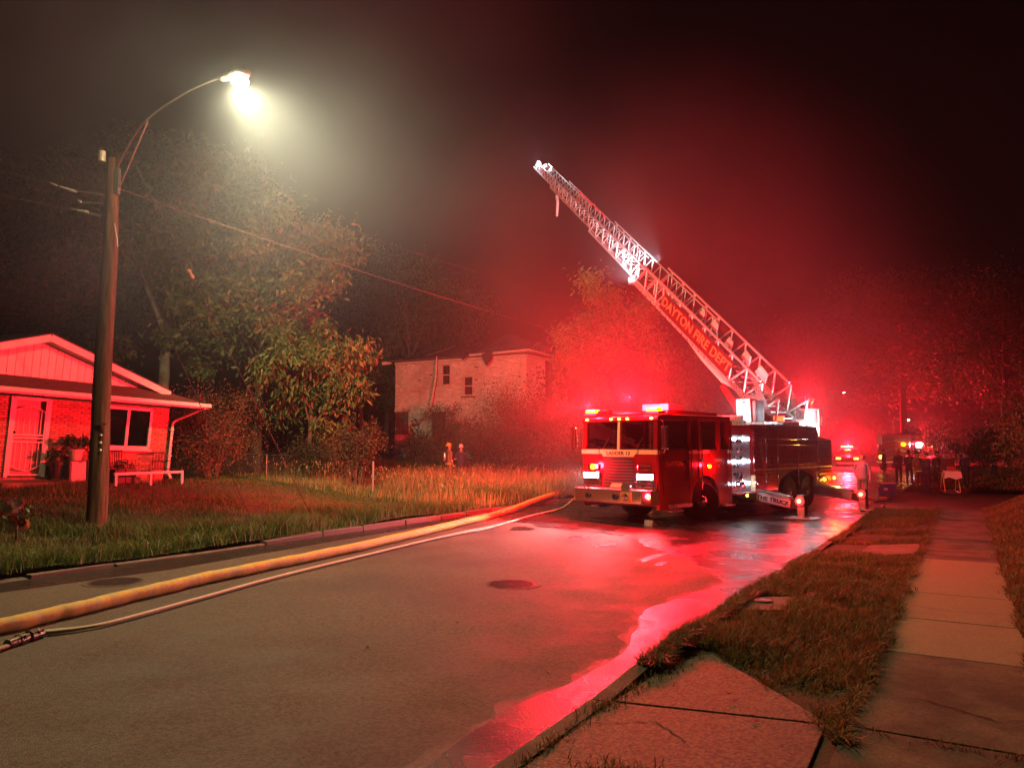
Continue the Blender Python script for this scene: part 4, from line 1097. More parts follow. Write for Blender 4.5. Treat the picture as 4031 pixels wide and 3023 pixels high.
for a, b in (((-1.2, 1.2, 6.4), (-.1, 1.8, 7.1)), ((-.9, .9, 6.5), (.2, 1.2, 6.9)), ((-.3, .6, 6.4), (.5, 1.0, 7.0)), ((-8.0, .3, 6.4), (-5.6, .9, 7.1)), ((-6.5, .2, 6.3), (-4.8, .5, 6.55))):
    MB().beam(a, b, .10, .05).build('scorched_plank', m_ash, burn)
MB().add([(-2.75, -.6, ZT2 + .22), (-1.9, -.62, ZT2 + .25), (-2.0, -.66, ZT2 - .3), (-2.35, -.64, ZT2 - .62), (-2.6, -.66, ZT2 - .2)], [(0, 1, 2, 3, 4)]).build('hanging_felt', m_char, burn)
MB().add([(-4.3, -.6, ZT2 + .2), (-3.7, -.6, ZT2 + .2), (-3.8, -.64, ZT2 - .02), (-4.1, -.62, ZT2 - .18)], [(0, 1, 2, 3)]).build('hanging_felt', m_char, burn)
tag(bh, 'burnt two-storey house of white painted brick with collapsed roof', 'house')

# ------------------------------------------------------------------ chain-link fence
fe = empty('chain_link_fence', gp(575 * K, 1041 * K, .3))
m_post = mat('fence_steel', (.45, .42, .4), .4, .7)
fpts = [gp(575 * K, 1042 * K, .3), gp(683 * K, 1046 * K, .25), gp(805 * K, 1080 * K, .2)]
extra = fpts[0] + (fpts[0] - fpts[1]) * .9
def fr(v): return Vector(v) - fe.location
for p in fpts: bar('post', fr(p) - Vector((0, 0, .3)), fr(p) + Vector((0, 0, 1.22)), .032, m_post, fe)
bar('top_rail', fr(extra) + Vector((0, 0, 1.2)), fr(fpts[0]) + Vector((0, 0, 1.2)), .02, m_post, fe); bar('top_rail', fr(fpts[0]) + Vector((0, 0, 1.2)), fr(fpts[1]) + Vector((0, 0, 1.2)), .02, m_post, fe)
net = MB()
a, b = fr(extra), fr(fpts[1]); L_ = (b - a).length; u = (b - a) / L_
k = 0
while k * .1 < L_ + 1.15:
    for sgn in (1, -1):
        t0 = k * .1 if sgn > 0 else k * .1 - 1.15
        p0, p1 = (max(0, t0 - 1.15), t0) if sgn > 0 else (t0, t0 + 1.15)
        lo, hi = max(0, p0), min(L_, p1)
        if hi > lo:
            f = lambda t: (t - (t0 - 1.15)) if sgn > 0 else (1.15 - (t - t0))
            net.tube([a + u * lo + Vector((0, 0, f(lo))), a + u * hi + Vector((0, 0, f(hi)))], .0035, 3, caps=False)
    k += 1
net.build('wire_mesh', m_post, fe, kind='stuff')
MB().box(fr(fpts[2]) + Vector((0, -.04, .75)), (.09, .04, .05)).build('hinge', m_post, fe)
tag(fe, 'old chain-link fence with three steel posts beside the bungalow', 'fence')

# ------------------------------------------------------------------ trees and shrubs
m_bark = mat('bark', (.10, .075, .05), .9, var=.4, scale=5, bump=1, bscale=20, stretch=(3, 3, .6))
m_bark_pale = mat('pale_bark', (.30, .26, .21), .85, var=.4, scale=4, bump=.6, bscale=14, c2=(.14, .11, .08), mix_scale=1.4)
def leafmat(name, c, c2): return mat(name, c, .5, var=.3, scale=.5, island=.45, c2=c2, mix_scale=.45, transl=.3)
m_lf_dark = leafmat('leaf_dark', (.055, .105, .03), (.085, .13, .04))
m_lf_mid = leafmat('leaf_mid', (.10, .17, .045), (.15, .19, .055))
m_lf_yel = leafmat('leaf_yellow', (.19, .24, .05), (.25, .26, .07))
m_lf_red = leafmat('leaf_bronze', (.10, .06, .03), (.14, .08, .035))
def tree(name, label, base, h, cr, ch, nl, ls, lm, seed, tr=.2, group=None, bark=None, cz=None, limbs=9, clumps=60, droop=.3, aspect=.45, sig=.13, lean=(0, 0), cat='tree', hollow=.25):
    global rng
    rs_ = random.Random(seed); rg = np.random.default_rng(seed)
    e = empty(name, base); cz = cz or h - ch * .5
    bark = bark or m_bark
    t0 = Vector((lean[0] * .6, lean[1] * .6, cz))
    trunk = [Vector((0, 0, -.3)), Vector((lean[0] * .15 + rs_.uniform(-.1, .1), lean[1] * .1, cz * .35)), Vector((lean[0] * .4 + rs_.uniform(-.2, .2), lean[1] * .3, cz * .7)), t0, t0 + Vector((0, 0, ch * .3))]
    sp = smooth_path(trunk, 5)
    to = MB().tube(sp, [tr * (1 - .75 * i / (len(sp) - 1)) * (1.25 if i == 0 else 1) for i in range(len(sp))], 9).build('trunk', bark, e, smooth_=True)
    cen = Vector((lean[0], lean[1], cz)); cl = []
    lb = MB()
    for i in range(limbs):
        a = 2 * math.pi * i / limbs + rs_.uniform(-.4, .4); el = rs_.uniform(-.35, .9)
        tip = cen + Vector((cr * .85 * math.cos(a) * math.cos(el), cr * .85 * math.sin(a) * math.cos(el), ch * .48 * math.sin(el)))
        o = sp[int(len(sp) * rs_.uniform(.45, .95)) - 1]
        mid = o.lerp(tip, .5) + Vector((rs_.uniform(-.3, .3), rs_.uniform(-.3, .3), .25 * (tip - o).length * rs_.uniform(.2, .8)))
        pts = smooth_path([o, mid, tip], 5)
        lb.tube(pts, [tr * .42 * (1 - .85 * j / (len(pts) - 1)) for j in range(len(pts))], 6)
        cl.append(tip); cl.append(mid)
        for _ in range(3):
            q = pts[rs_.randint(3, len(pts) - 1)]; tp_ = q + Vector((rs_.uniform(-1, 1), rs_.uniform(-1, 1), rs_.uniform(-.3, .8))) * cr * .35
            lb.tube([q, q.lerp(tp_, .5) + Vector((0, 0, .1)), tp_], [tr * .12, tr * .08, tr * .03], 5); cl.append(tp_)
    lb.build('branches', bark, to, smooth_=True)
    while len(cl) < clumps:
        v = rg.normal(0, 1, 3); v /= np.linalg.norm(v); r = (hollow + (1 - hollow) * rs_.random() ** .5) * rs_.uniform(.75, 1.08)
        cl.append(cen + Vector((v[0] * cr * r, v[1] * cr * r, v[2] * ch * .5 * r)))
    C = np.array([list(c) for c in cl]); w = rg.random(len(C)) + .35; idx = rg.choice(len(C), nl, p=w / w.sum())
    sg = sig * cr * (.6 + .9 * rg.random(len(C)))
    P = C[idx] + rg.normal(0, 1, (nl, 3)) * sg[idx][:, None] * np.array([1, 1, .75])
    old = rng; rng = rg
    leaves(P, ls, aspect, lm, e, 'crown', droop=droop); rng = old
    tag(e, label, cat, group)
    return e
def gt(px, Y): p = pt(px, 1744, Y); return p
def gbase(px, Y, z=None):
    p = pt(px, 1744, Y); s_, m_ = D.dot(p), N.dot(p)
    zz = float(lawn_z(s_, m_)) if m_ < CURB_L else .1
    return Vector((p.x, p.y, zz if z is None else z))
TG = 'trees behind the houses on the left'
tree('maple_tree', 'tall pale-barked tree rising right behind the utility pole', gbase(640, 33), 15.5, 5.2, 12, 34000, .30, m_lf_dark, 3, .30, TG, m_bark_pale, clumps=90, limbs=14, sig=.095)
tree('maple_tree', 'broad dark tree behind the bungalow roof at the left edge', gbase(190, 38), 15, 6.2, 12, 26000, .32, m_lf_dark, 4, .30, TG, clumps=80, limbs=12, sig=.095)
tree('walnut_tree', 'big leafy tree hanging over the fence left of the burnt house', gbase(1010, 34), 12.8, 4.3, 10.5, 40000, .28, m_lf_mid, 5, .25, TG, clumps=85, droop=.7, limbs=14, sig=.095)
tree('tree_of_heaven', 'lower tree with long drooping leaves in front of the walnut', gbase(1210, 30), 6.6, 2.3, 5.6, 12000, .30, m_lf_mid, 6, .12, TG, clumps=50, droop=1.4, aspect=.3, limbs=9)
tree('locust_tree', 'distant feathery tree between the walnut and the burnt house', gbase(1520, 62), 17.5, 4.6, 11, 15000, .28, m_lf_dark, 7, .22, TG, clumps=70)
tree('elm_tree', 'dark tree directly behind the left half of the burnt roof', gbase(1690, 64), 14.5, 5, 9, 14000, .30, m_lf_dark, 8, .25, TG, clumps=60)
tree('elm_tree', 'low dark tree filling the gap left of the burnt house', gbase(1420, 55), 9.5, 3.6, 8, 12000, .27, m_lf_dark, 9, .2, TG, clumps=50)
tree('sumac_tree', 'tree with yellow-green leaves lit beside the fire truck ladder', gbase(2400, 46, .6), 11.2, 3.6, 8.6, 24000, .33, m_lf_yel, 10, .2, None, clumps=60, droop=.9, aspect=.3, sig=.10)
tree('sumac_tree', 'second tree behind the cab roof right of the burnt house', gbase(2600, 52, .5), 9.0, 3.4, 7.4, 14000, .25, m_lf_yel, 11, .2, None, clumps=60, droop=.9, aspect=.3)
# bare snag
sg_ = empty('bare_tree', gbase(1600, 60)); tb = MB().tube([(0, 0, 0), (.2, 0, 6), (.1, 0, 10)], [.2, .15, .08], 7).build('trunk', m_bark_pale, sg_)
lb = MB(); rr = random.Random(3)
for i in range(16):
    z = rr.uniform(6, 10.5); a = rr.uniform(0, 6.28); L_ = rr.uniform(1.5, 4.2)
    lb.tube([(.15, 0, z), (.15 + L_ * .25 * math.cos(a), L_ * .25 * math.sin(a), z + L_ * .55), (.15 + L_ * .4 * math.cos(a), L_ * .4 * math.sin(a), z + L_)], [.05, .03, .012], 5)
lb.build('branches', m_bark_pale, tb); tag(sg_, 'bare dead tree with upright twigs behind the burnt house', 'tree')
RG = 'trees across the side street on the right'
tree('oak_tree', 'large dim tree above the far street lamps on the right', gbase(3560, 66, .4), 17, 6.6, 13, 20000, .33, m_lf_dark, 12, .35, RG, clumps=95)
tree('oak_tree', 'dim tree at the far right behind the corner shrub', gbase(3960, 58, .4), 14, 5.8, 11, 16000, .30, m_lf_dark, 13, .3, RG, clumps=80)
tree('oak_tree', 'far dark tree right of the raised ladder base', gbase(3250, 85, .2), 15, 6.5, 11, 13000, .36, m_lf_dark, 14, .3, RG, clumps=70)
tree('oak_tree', 'far dark tree hidden behind the fire truck body', gbase(2930, 78, .2), 13, 6.5, 10, 13000, .36, m_lf_dark, 15, .3, RG, clumps=60)
def shrub(name, label, base, r, h, nl, ls, lm, seed, clumps=40, group=None, stems=10, droop=0.0, aspect=.4, spike=0):
    global rng
    rg = np.random.default_rng(seed); rs_ = random.Random(seed)
    e = empty(name, base); sm_ = MB(); C = []
    for i in range(stems):
        a = rs_.uniform(0, 6.28); rr_ = r * rs_.uniform(.2, .8); tip = Vector((rr_ * math.cos(a), rr_ * math.sin(a), h * rs_.uniform(.6, 1.0)))
        sm_.tube([(tip.x * .15, tip.y * .15, -.15), (tip.x * .45, tip.y * .45, tip.z * .5), tip], [.03, .02, .008], 5); C.append(list(tip)); C.append([tip.x * .6, tip.y * .6, tip.z * .65])
    sm_.build('stems', m_bark, e)
    while len(C) < clumps:
        v = rg.normal(0, 1, 3); v /= np.linalg.norm(v); q = rg.uniform(.35, 1.0)
        C.append([v[0] * r * q, v[1] * r * q, h * .52 + v[2] * h * .47 * q])
    C = np.array(C); idx = rg.integers(0, len(C), nl)
    P = C[idx] + rg.normal(0, 1, (nl, 3)) * r * .16 * (.5 + rg.random(len(C))[idx])[:, None]
    if spike:
        for i in range(spike):
            a = rs_.uniform(0, 6.28); rr_ = r * rs_.uniform(.1, .9); b0 = np.array([rr_ * .6 * math.cos(a), rr_ * .6 * math.sin(a), h * .7]); b1 = np.array([rr_ * math.cos(a), rr_ * math.sin(a), h * rs_.uniform(1.0, 1.3)])
            t_ = rg.random(60)[:, None]; P = np.concatenate([P, b0 + (b1 - b0) * t_ + rg.normal(0, .02, (60, 3))])
    P[:, 2] = np.maximum(P[:, 2], .03)
    old = rng; rng = rg; leaves(P, ls, aspect, lm, e, 'foliage', droop=droop); rng = old
    tag(e, label, 'shrub', group); return e
shrub('round_shrub', 'dense round bronze shrub at the right corner of the bungalow', gbase(830, 25.5), 1.75, 2.75, 17000, .075, m_lf_red, 21, 90, stems=18)
shrub('forsythia_shrub', 'loose shrub with upright shoots beside the last fence post', gbase(1405, 26.5), .95, 2.0, 5200, .085, m_lf_red, 22, 45, spike=10, stems=16)
shrub('overgrown_bush', 'tall dark bush climbing the middle of the burnt house', gbase(1745, 43.5), 1.25, 3.6, 9000, .11, m_lf_dark, 23, 50)
shrub('overgrown_bush', 'huge dark bush hiding the lower right of the burnt house', gbase(2080, 41.5), 3.1, 4.4, 24000, .12, m_lf_dark, 24, 110, stems=16)
shrub('overgrown_bush', 'wide dark bush left of the truck cab on the far lawn', gbase(2290, 38), 2.4, 3.3, 15000, .11, m_lf_dark, 25, 80)
shrub('overgrown_bush', 'low dark bush against the brick wall under the graffiti', gbase(1660, 45), 1.1, 1.5, 6000, .10, m_lf_dark, 26, 40)
shrub('overgrown_bush', 'mid-height dark bush behind the two standing firemen', gbase(1880, 42), 1.6, 2.7, 9000, .11, m_lf_dark, 27, 50)
shrub('corner_shrub', 'leafy shrub at the right edge of the picture on the bank', Vector((15.8, 23.2, .75)), 1.25, 2.9, 8000, .10, m_lf_mid, 28, 60, spike=8)
shrub('hedge_shrub', 'low shrub behind the far fence post in shadow', gbase(1230, 29), 1.1, 1.5, 6000, .09, m_lf_red, 29, 45)
for i, (px_, Y_, r_, h_) in enumerate(((3690, 62, 2.6, 3.2), (3880, 52, 2.2, 2.6), (3420, 84, 3.2, 4))):
    shrub('hedge_bush', ('dim bush behind the stretcher across the street', 'dim bush behind the lone man at the far right', 'dim bush far down the street behind the vehicles')[i], gbase(px_, Y_, .2), r_, h_, 6000, .16, m_lf_dark, 40 + i, 50)
# ------------------------------------------------------------------ the ladder truck
TO = Vector((2.84, 20.58, -.16))
TA = math.radians(45)
truck = empty('ladder_truck', TO, -TA)
TW = Matrix.Translation(TO) @ Matrix.Rotation(-TA, 4, 'Z'); TI = TW.inverted()
m_red = mat('fire_red', (.26, .008, .012), .22, var=.06, scale=2, coat=.6)
m_chrome = mat('chrome', (.72, .72, .72), .12, 1.0, var=.06)
m_alum = mat('bright_aluminium', (.66, .67, .68), .34, .9, var=.14, scale=14)
m_tread = mat('tread_plate', (.62, .64, .66), .3, .9, var=.25, scale=26, bump=.8, bscale=40)
m_blk = mat('black_rubber', (.018, .018, .018), .75, var=.2, bump=.3)
m_tyre = mat('tyre', (.022, .021, .02), .85, var=.25, bump=.5, bscale=60)
m_cream = mat('cream_paint', (.74, .60, .33), .35, var=.05, coat=.3)
m_dkglass = glass('cab_glass', (.5, .5, .55), .02, .5)
m_int = mat('cab_interior', (.035, .03, .03), .8)
m_gold = mat('gold_leaf', (.55, .36, .10), .4, .4)
def P_(name, mb, m, parent=truck, **k): return mb.build(name, m, parent, **k)
CW, CL = 1.25, 3.7
# cab shell
cabn = MB()
arch = [(2.27 + .72 * math.cos(a), .56 + .72 * math.sin(a)) for a in np.linspace(math.pi, 0, 13)]
side = [(.03, .45), (2.27 - .72, .45)] + arch + [(2.27 + .72, .45), (CL, .45), (CL, 1.98), (.03, 1.98)]
for x0, x1 in ((CW - .06, CW), (-CW, -CW + .06)): cabn.prism(side, lambda y, z: Vector((x0, y, z)), lambda y, z: Vector((x1, y, z)))
cab = P_('cab', cabn, m_red)
P_('front_panel', MB().prism([(-CW + .01, .5), (CW - .01, .5), (CW - .01, 1.98), (-CW + .01, 1.98)], lambda x, z: Vector((x, .0, z)), lambda x, z: Vector((x, .12, z))), m_red, cab, bevel=.05)
P_('cab_floor', MB().box((0, 1.85, .9), (2.36, 3.4, .7)), m_int, cab)
P_('cab_rear_wall', MB().box((0, CL - .04, 1.7), (2.44, .08, 2.2)), m_red, cab)
rf_ = MB().prism([(-.02, 2.74), (.02, 2.86), (.35, 2.91), (CL, 2.93), (CL, 2.78), (.1, 2.72)], lambda y, z: Vector((-CW, y, z)), lambda y, z: Vector((CW, y, z)))
P_('cab_roof', rf_, m_red, cab, bevel=.04)
P_('roof_cap', MB().box((0, 2.2, 2.99), (1.9, 2.6, .12)), m_red, cab, bevel=.04)
# pillars and windscreen
for x in (-CW + .07, CW - .07): P_('pillar', MB().beam((x, .05, 1.95), (x * .985, .1, 2.8), .12, .12), m_red, cab)
P_('centre_post', MB().beam((0, .02, 1.95), (0, .07, 2.78), .07, .08), m_cream, cab)
for y in (1.45, 1.9, 2.95, CL - .08):
    for x in (-CW + .035, CW - .035): P_('pillar', MB().beam((x, y, 1.95), (x, y, 2.8), .07, .14 if y in (1.45,) else .2, up=(1, 0, 0)), m_red, cab)
for a, b in ((-CW + .14, -.05), (.05, CW - .14)):
    P_('windscreen', MB().add([(a, .045, 2.0), (b, .045, 2.0), (b, .095, 2.75), (a, .095, 2.75)], [(0, 1, 2, 3)]), m_dkglass, cab)
for x in (-CW + .02, CW - .02):
    for a, b in ((.16, 1.38), (2.0, 2.85)): P_('side_window', MB().box((x, (a + b) / 2, 2.37), (.012, b - a, .74)), m_dkglass, cab)
    P_('door', MB().box((math.copysign(CW + .006, x), .82, 1.5), (.02, 1.22, .95)), m_red, cab, bevel=.01)
    P_('door', MB().box((math.copysign(CW + .006, x), 2.95, 1.62), (.02, .95, .7)), m_red, cab, bevel=.01)
    bar('grab_rail', (x * 1.06, 1.5, 1.25), (x * 1.06, 1.5, 2.2), .018, m_chrome, cab); bar('grab_rail', (x * 1.06, 2.02, .9), (x * 1.06, 2.02, 2.6), .018, m_chrome, cab); bar('grab_rail', (x * 1.06, 3.5, 1.0), (x * 1.06, 3.5, 2.5), .016, m_chrome, cab)
    for y in (1.3, 2.15): P_('door_handle', MB().box((x * 1.045, y, 1.66), (.04, .14, .05)), m_chrome, cab)
P_('seat', MB().box((-.6, 1.0, 1.6), (.55, .5, .7)), m_int, cab); P_('seat', MB().box((.6, 1.0, 1.6), (.55, .5, .7)), m_int, cab)
P_('dashboard', MB().box((0, .4, 1.8), (2.2, .4, .35)), m_int, cab)
P_('steering_wheel', MB().tube([(.6 + .2 * math.cos(a), .62 + .06 * math.sin(a), 2.02 + .18 * math.sin(a)) for a in np.linspace(0, 6.28, 17)], .015, 6), m_blk, cab)
for s_ in (-.55, .55): P_('wiper', MB().tube([(s_, -.0, 1.98), (s_ + .22, .02, 2.3)], .01, 5), m_blk, cab)
for x in (-CW - .012, CW + .012):
    for y in (.2, 1.44, 2.44, 3.44): P_('door_seam', MB().box((x, y, 1.35), (.006, .014, 1.1)), m_blk, cab)
    for z in (1.15, 1.75): P_('hinge', MB().box((x * 1.004, .22, z), (.03, .05, .10)), m_chrome, cab)
    P_('mud_trim', MB().box((x, 1.0, .52), (.02, 1.1, .1)), m_tread, cab)
    P_('window_rail', MB().box((x, .77, 1.99), (.02, 1.3, .03)), m_blk, cab)
P_('windscreen_frame', MB().box((0, .03, 2.755), (2.3, .05, .035)), m_blk, cab); P_('windscreen_frame', MB().box((0, .02, 1.995), (2.3, .05, .03)), m_blk, cab)
# white band with the unit number
band = MB().prism([(-CW, 1.87), (-.55, 1.87), (-.5, 1.80), (.5, 1.80), (.55, 1.87), (CW, 1.87), (CW, 1.985), (-CW, 1.985)], lambda x, z: Vector((x, -.022, z)), lambda x, z: Vector((x, -.004, z)))
bd = P_('front_band', band, m_cream, cab)
text_mesh('unit_number', 'LADDER 13', .135, Matrix.Translation((0, -.024, 1.885)) @ Matrix.Rotation(math.pi / 2, 4, 'X'), mat('letter_black', (.02, .015, .01), .5), cab, .003, 1.15, .004)
for s_ in (-.63, -.6, .6, .63): P_('pinstripe', MB().beam((s_, -.026, 1.86), (s_ + .04 * (1 if s_ > 0 else -1), -.026, 1.985), .01, .006), mat('letter_black', (.02, .015, .01)), cab)
P_('side_band', MB().box((CW + .004, 1.85, 1.925), (.012, CL - .1, .10)), m_cream, cab); P_('side_band', MB().box((-CW - .004, 1.85, 1.925), (.012, CL - .1, .10)), m_cream, cab)
RS = Matrix.Rotation(math.pi / 2, 4, 'Z') @ Matrix.Rotation(math.pi / 2, 4, 'X')
text_mesh('door_lettering', 'DAYTON', .17, Matrix.Translation((CW + .02, .72, 1.62)) @ RS, m_gold, cab, .003, 1.1, .004)
text_mesh('door_lettering', 'LADDER', .11, Matrix.Translation((CW + .02, 2.95, 1.68)) @ RS, m_gold, cab, .003, 1.1, .003)
text_mesh('door_lettering', '13', .11, Matrix.Translation((CW + .02, 2.95, 1.52)) @ RS, m_gold, cab, .003, 1.1, .003)
# grille
gr_ = P_('grille', MB().prism([(-.52, .98), (.52, .98), (.47, 1.74), (.25, 1.79), (-.25, 1.79), (-.47, 1.74)], lambda x, z: Vector((x, -.012, z)), lambda x, z: Vector((x, .02, z))), m_blk, cab)
for i in range(9): bar('grille_slat', (-.48, -.02, 1.05 + i * .08), (.48, -.02, 1.05 + i * .08), .012, mat('dull_red', (.16, .02, .02), .5), gr_, 'square', .008)
P_('grille_badge', MB().prism([(-.28, .99), (.28, .99), (.2, 1.10), (-.2, 1.10)], lambda x, z: Vector((x, -.035, z)), lambda x, z: Vector((x, -.015, z))), m_cream, cab)
# lamps on the face
g_head = glow('headlight_glow', (1, .97, 1), 34); g_redl = glow('beacon_glow', (1, .42, .0), 7); g_mark = glow('marker_glow', (1, .55, .05), 12); g_redd = glow('red_lens_glow', (1, .05, .03), 7)
for s_ in (-1, 1):
    hb = P_('headlight', MB().box((s_ * .88, -.03, 1.29), (.56, .08, .2)), m_chrome, cab, bevel=.02)
    for k in (-.13, .13): P_('bulb', MB().box((s_ * .88 + k, -.075, 1.29), (.23, .02, .14)), g_head, hb, bevel=.01)
    wb = P_('warning_light', MB().box((s_ * .84, -.03, 1.52), (.4, .07, .15)), m_chrome, cab, bevel=.02)
    if s_ < 0: P_('lens', MB().ball((s_ * .84 + .02, -.07, 1.52), (.10, .03, .08)), g_redl, wb)
    else: P_('lens', MB().box((s_ * .84, -.07, 1.52), (.3, .02, .1)), mat('dark_lens', (.12, .01, .01), .15), wb)
    P_('bezel', MB().box((s_ * .88, -.02, 1.09), (.58, .06, .17)), m_chrome, cab, bevel=.02)
    lamp('headlight_beam', 'SPOT', (s_ * .88, -.12, 1.29), 900, (1, .93, .95), truck, .06, target=(s_ * .88 - .3, -12, .4), angle=75, blend=.7)
for x in (-1.05, -.22, .05, .32, 1.08): P_('marker_light', MB().ball((x, -.03, 2.80), (.045, .03, .035), 7), g_mark, cab)
bl = {}
for s_ in (-1, 1):
    e = P_('roof_beacon', MB().box((s_ * 1.02, .22, 2.955), (.42, .3, .06)), m_blk, cab)
    P_('lens', MB().box((s_ * 1.02 - .0, .2, 3.03), (.34, .26, .10)), g_redl, e, bevel=.03)
P_('roof_light_bar', MB().box((-.62, .22, 2.99), (.36, .22, .13)), mat('dark_lens', (.12, .01, .01)), cab, bevel=.02)
P_('air_conditioner', MB().box((.55, 1.3, 3.12), (.85, .8, .2)), mat('ac_white', (.6, .5, .45), .6), cab, bevel=.04)
P_('siren_speaker', MB().lathe([(.05, 0), (.06, .1), (.14, .22), (.15, .24)], (.62, -.3, 1.02), 12, R=Matrix.Rotation(math.pi / 2, 3, 'X')), m_chrome, cab)
lamp('beacon_light', 'POINT', (1.02, .0, 3.2), 4200, RED, truck, .03); lamp('beacon_light', 'POINT', (-1.02, .0, 3.2), 3800, RED, truck, .03)
lamp('beacon_beam', 'SPOT', (-1.1, -.1, 3.14), 17000, RED, truck, .03, target=TI @ Vector((-13, 21.5, 2.6)), angle=50, blend=.7)
lamp('added_rear_beam', 'SPOT', (0, .5, 3.35), 25000, RED, truck, .03, target=TI @ Vector((2, 46, 13)), angle=125, blend=.75)  # unseen spot added to redden the smoke and the burnt house
lamp('warning_flash', 'POINT', (-.84, -.3, 1.55), 300, RED, truck, .08)
# bumper
bm = MB().prism([(-1.27, .0), (-1.27, -.36), (-1.08, -.52), (1.08, -.52), (1.27, -.36), (1.27, .0)], lambda x, y: Vector((x, y, .62)), lambda x, y: Vector((x, y, .95)))
bmp = P_('bumper', bm, m_chrome, bevel=.015)
P_('bumper_deck', MB().prism([(-1.25, -.02), (-1.25, -.35), (-1.07, -.5), (1.07, -.5), (1.25, -.35), (1.25, -.02)], lambda x, y: Vector((x, y, .952)), lambda x, y: Vector((x, y, .966))), m_tread, bmp)
for x, r in ((-.62, .075), (.28, .085)): P_('horn_port', MB().lathe([(r, 0), (r, .03), (r * .6, .04), (r * .55, .0)], (x, -.53, .79), 16, R=Matrix.Rotation(math.pi / 2, 3, 'X')), m_blk, bmp)
sb = P_('siren_box', MB().box((.62, -.53, .79), (.34, .03, .25)), m_gold, bmp, bevel=.01); P_('siren_grille', MB().lathe([(.09, 0), (.09, .03), (.03, .04)], (.62, -.545, .79), 14, R=Matrix.Rotation(math.pi / 2, 3, 'X')), m_chrome, sb)
P_('tow_eye', MB().tube([(-.72, -.52, .93), (-.72, -.56, 1.02), (-.68, -.5, 1.06), (-.62, -.52, .95)], .02, 6), m_chrome, bmp)
rl = P_('bumper_light', MB().box((1.2, -.42, .8), (.05, .16, .13), Matrix.Rotation(.7, 3, 'Z')), m_chrome, bmp); P_('lens', MB().ball((1.235, -.43, .8), (.05, .06, .06), 7), g_redl, rl)
lamp('bumper_flash', 'POINT', (1.5, -.7, .8), 60, RED, truck, .06)
for x, y in ((1.22, -.2), (1.24, -.05)): bar('bumper_post', (x, y, .95), (x, y, 1.1), .02, m_blk, bmp)
# mirrors
for s_ in (-1, 1):
    mm_ = P_('mirror', MB().tube(smooth_path([(s_ * 1.2, .12, 2.72), (s_ * 1.46, -.06, 2.7), (s_ * 1.52, -.08, 2.3), (s_ * 1.5, -.06, 1.95), (s_ * 1.25, .1, 1.9)], 5), .017, 6), m_chrome)
    P_('mirror_head', MB().box((s_ * 1.5, -.05, 2.3), (.2, .07, .6)), m_chrome, mm_, bevel=.03)
P_('spot_lamp', MB().tube([(1.02, -.02, 2.0), (1.06, -.04, 2.3), (1.08, -.04, 2.68)], .012, 5), m_chrome)
# side steps and lights
for s_ in (-1, 1):
    for y in (.75, 3.45):
        stp = P_('cab_step', MB().box((s_ * 1.2, y, .40), (.28, .55, .05)), m_tread, bevel=.01)
        P_('step_hanger', MB().prism([(-.2, 0), (.2, 0), (.12, .28), (-.08, .28)], lambda a, z: Vector((s_ * 1.1, y + a, .42 + z)), lambda a, z: Vector((s_ * 1.13, y + a, .42 + z))), m_alum, stp)
sl = P_('side_light', MB().box((CW + .02, 2.42, 1.52), (.04, .2, .14)), m_chrome, bevel=.01); P_('lens', MB().ball((CW + .05, 2.42, 1.52), (.03, .07, .055), 7), g_redl, sl)
lamp('side_flash', 'POINT', (CW + .25, 2.42, 1.55), 50, RED, truck, .05)
# wheels
def wheel(x, y, r=.55, w=.38, steer=0.0, dual=False):
    R = Matrix.Rotation(steer, 3, 'Z') @ Matrix.Rotation(math.pi / 2, 3, 'Y')
    c = Vector((x, y, r + .02))
    t = P_('wheel', MB().lathe([(r * .58, -w / 2), (r * .9, -w / 2), (r * .98, -w * .38), (r, -w * .2), (r, w * .2), (r * .98, w * .38), (r * .9, w / 2), (r * .58, w / 2)], c, 28, R=R), m_tyre, smooth_=False)
    sg = 1 if x > 0 else -1
    P_('rim', MB().lathe([(r * .58, -.02), (r * .56, .03), (r * .3, -.06), (r * .22, .05), (.05, .09)], c + R @ Vector((0, 0, sg * w * .42)), 20, R=R @ (Matrix.Identity(3) if sg > 0 else Matrix.Rotation(math.pi, 3, 'X'))), m_chrome, t)
    for k in range(10):
        a = 2 * math.pi * k / 10; q = c + R @ Vector((r * .24 * math.cos(a), r * .24 * math.sin(a), sg * (w * .42 + .03)))
        block('lug_nut', q, (.03, .03, .03), m_chrome, t)
wheel(1.03, 2.27, steer=-.5); wheel(-1.03, 2.27, steer=-.5)
for y in (7.3, 8.62):
    for s_ in (-1, 1): wheel(s_ * 1.0, y, w=.55)
for s_ in (-1, 1): P_('fender', MB().tube([(s_ * 1.2, 2.27 + .7 * math.cos(a), .56 + .72 * math.sin(a)) for a in np.linspace(math.pi, 0, 13)], .035, 6), m_chrome)
P_('chassis', MB().box((0, 5.4, .75), (.9, 10.4, .3)), m_blk)
P_('front_axle', MB().beam((-1.0, 2.27, .55), (1.0, 2.27, .55), .14, .14), m_blk); P_('bumper_frame', MB().box((0, -.1, .72), (.9, .8, .2)), m_blk)
P_('wheel_well', MB().box((0, 2.27, .9), (1.6, 1.6, .9)), m_int)
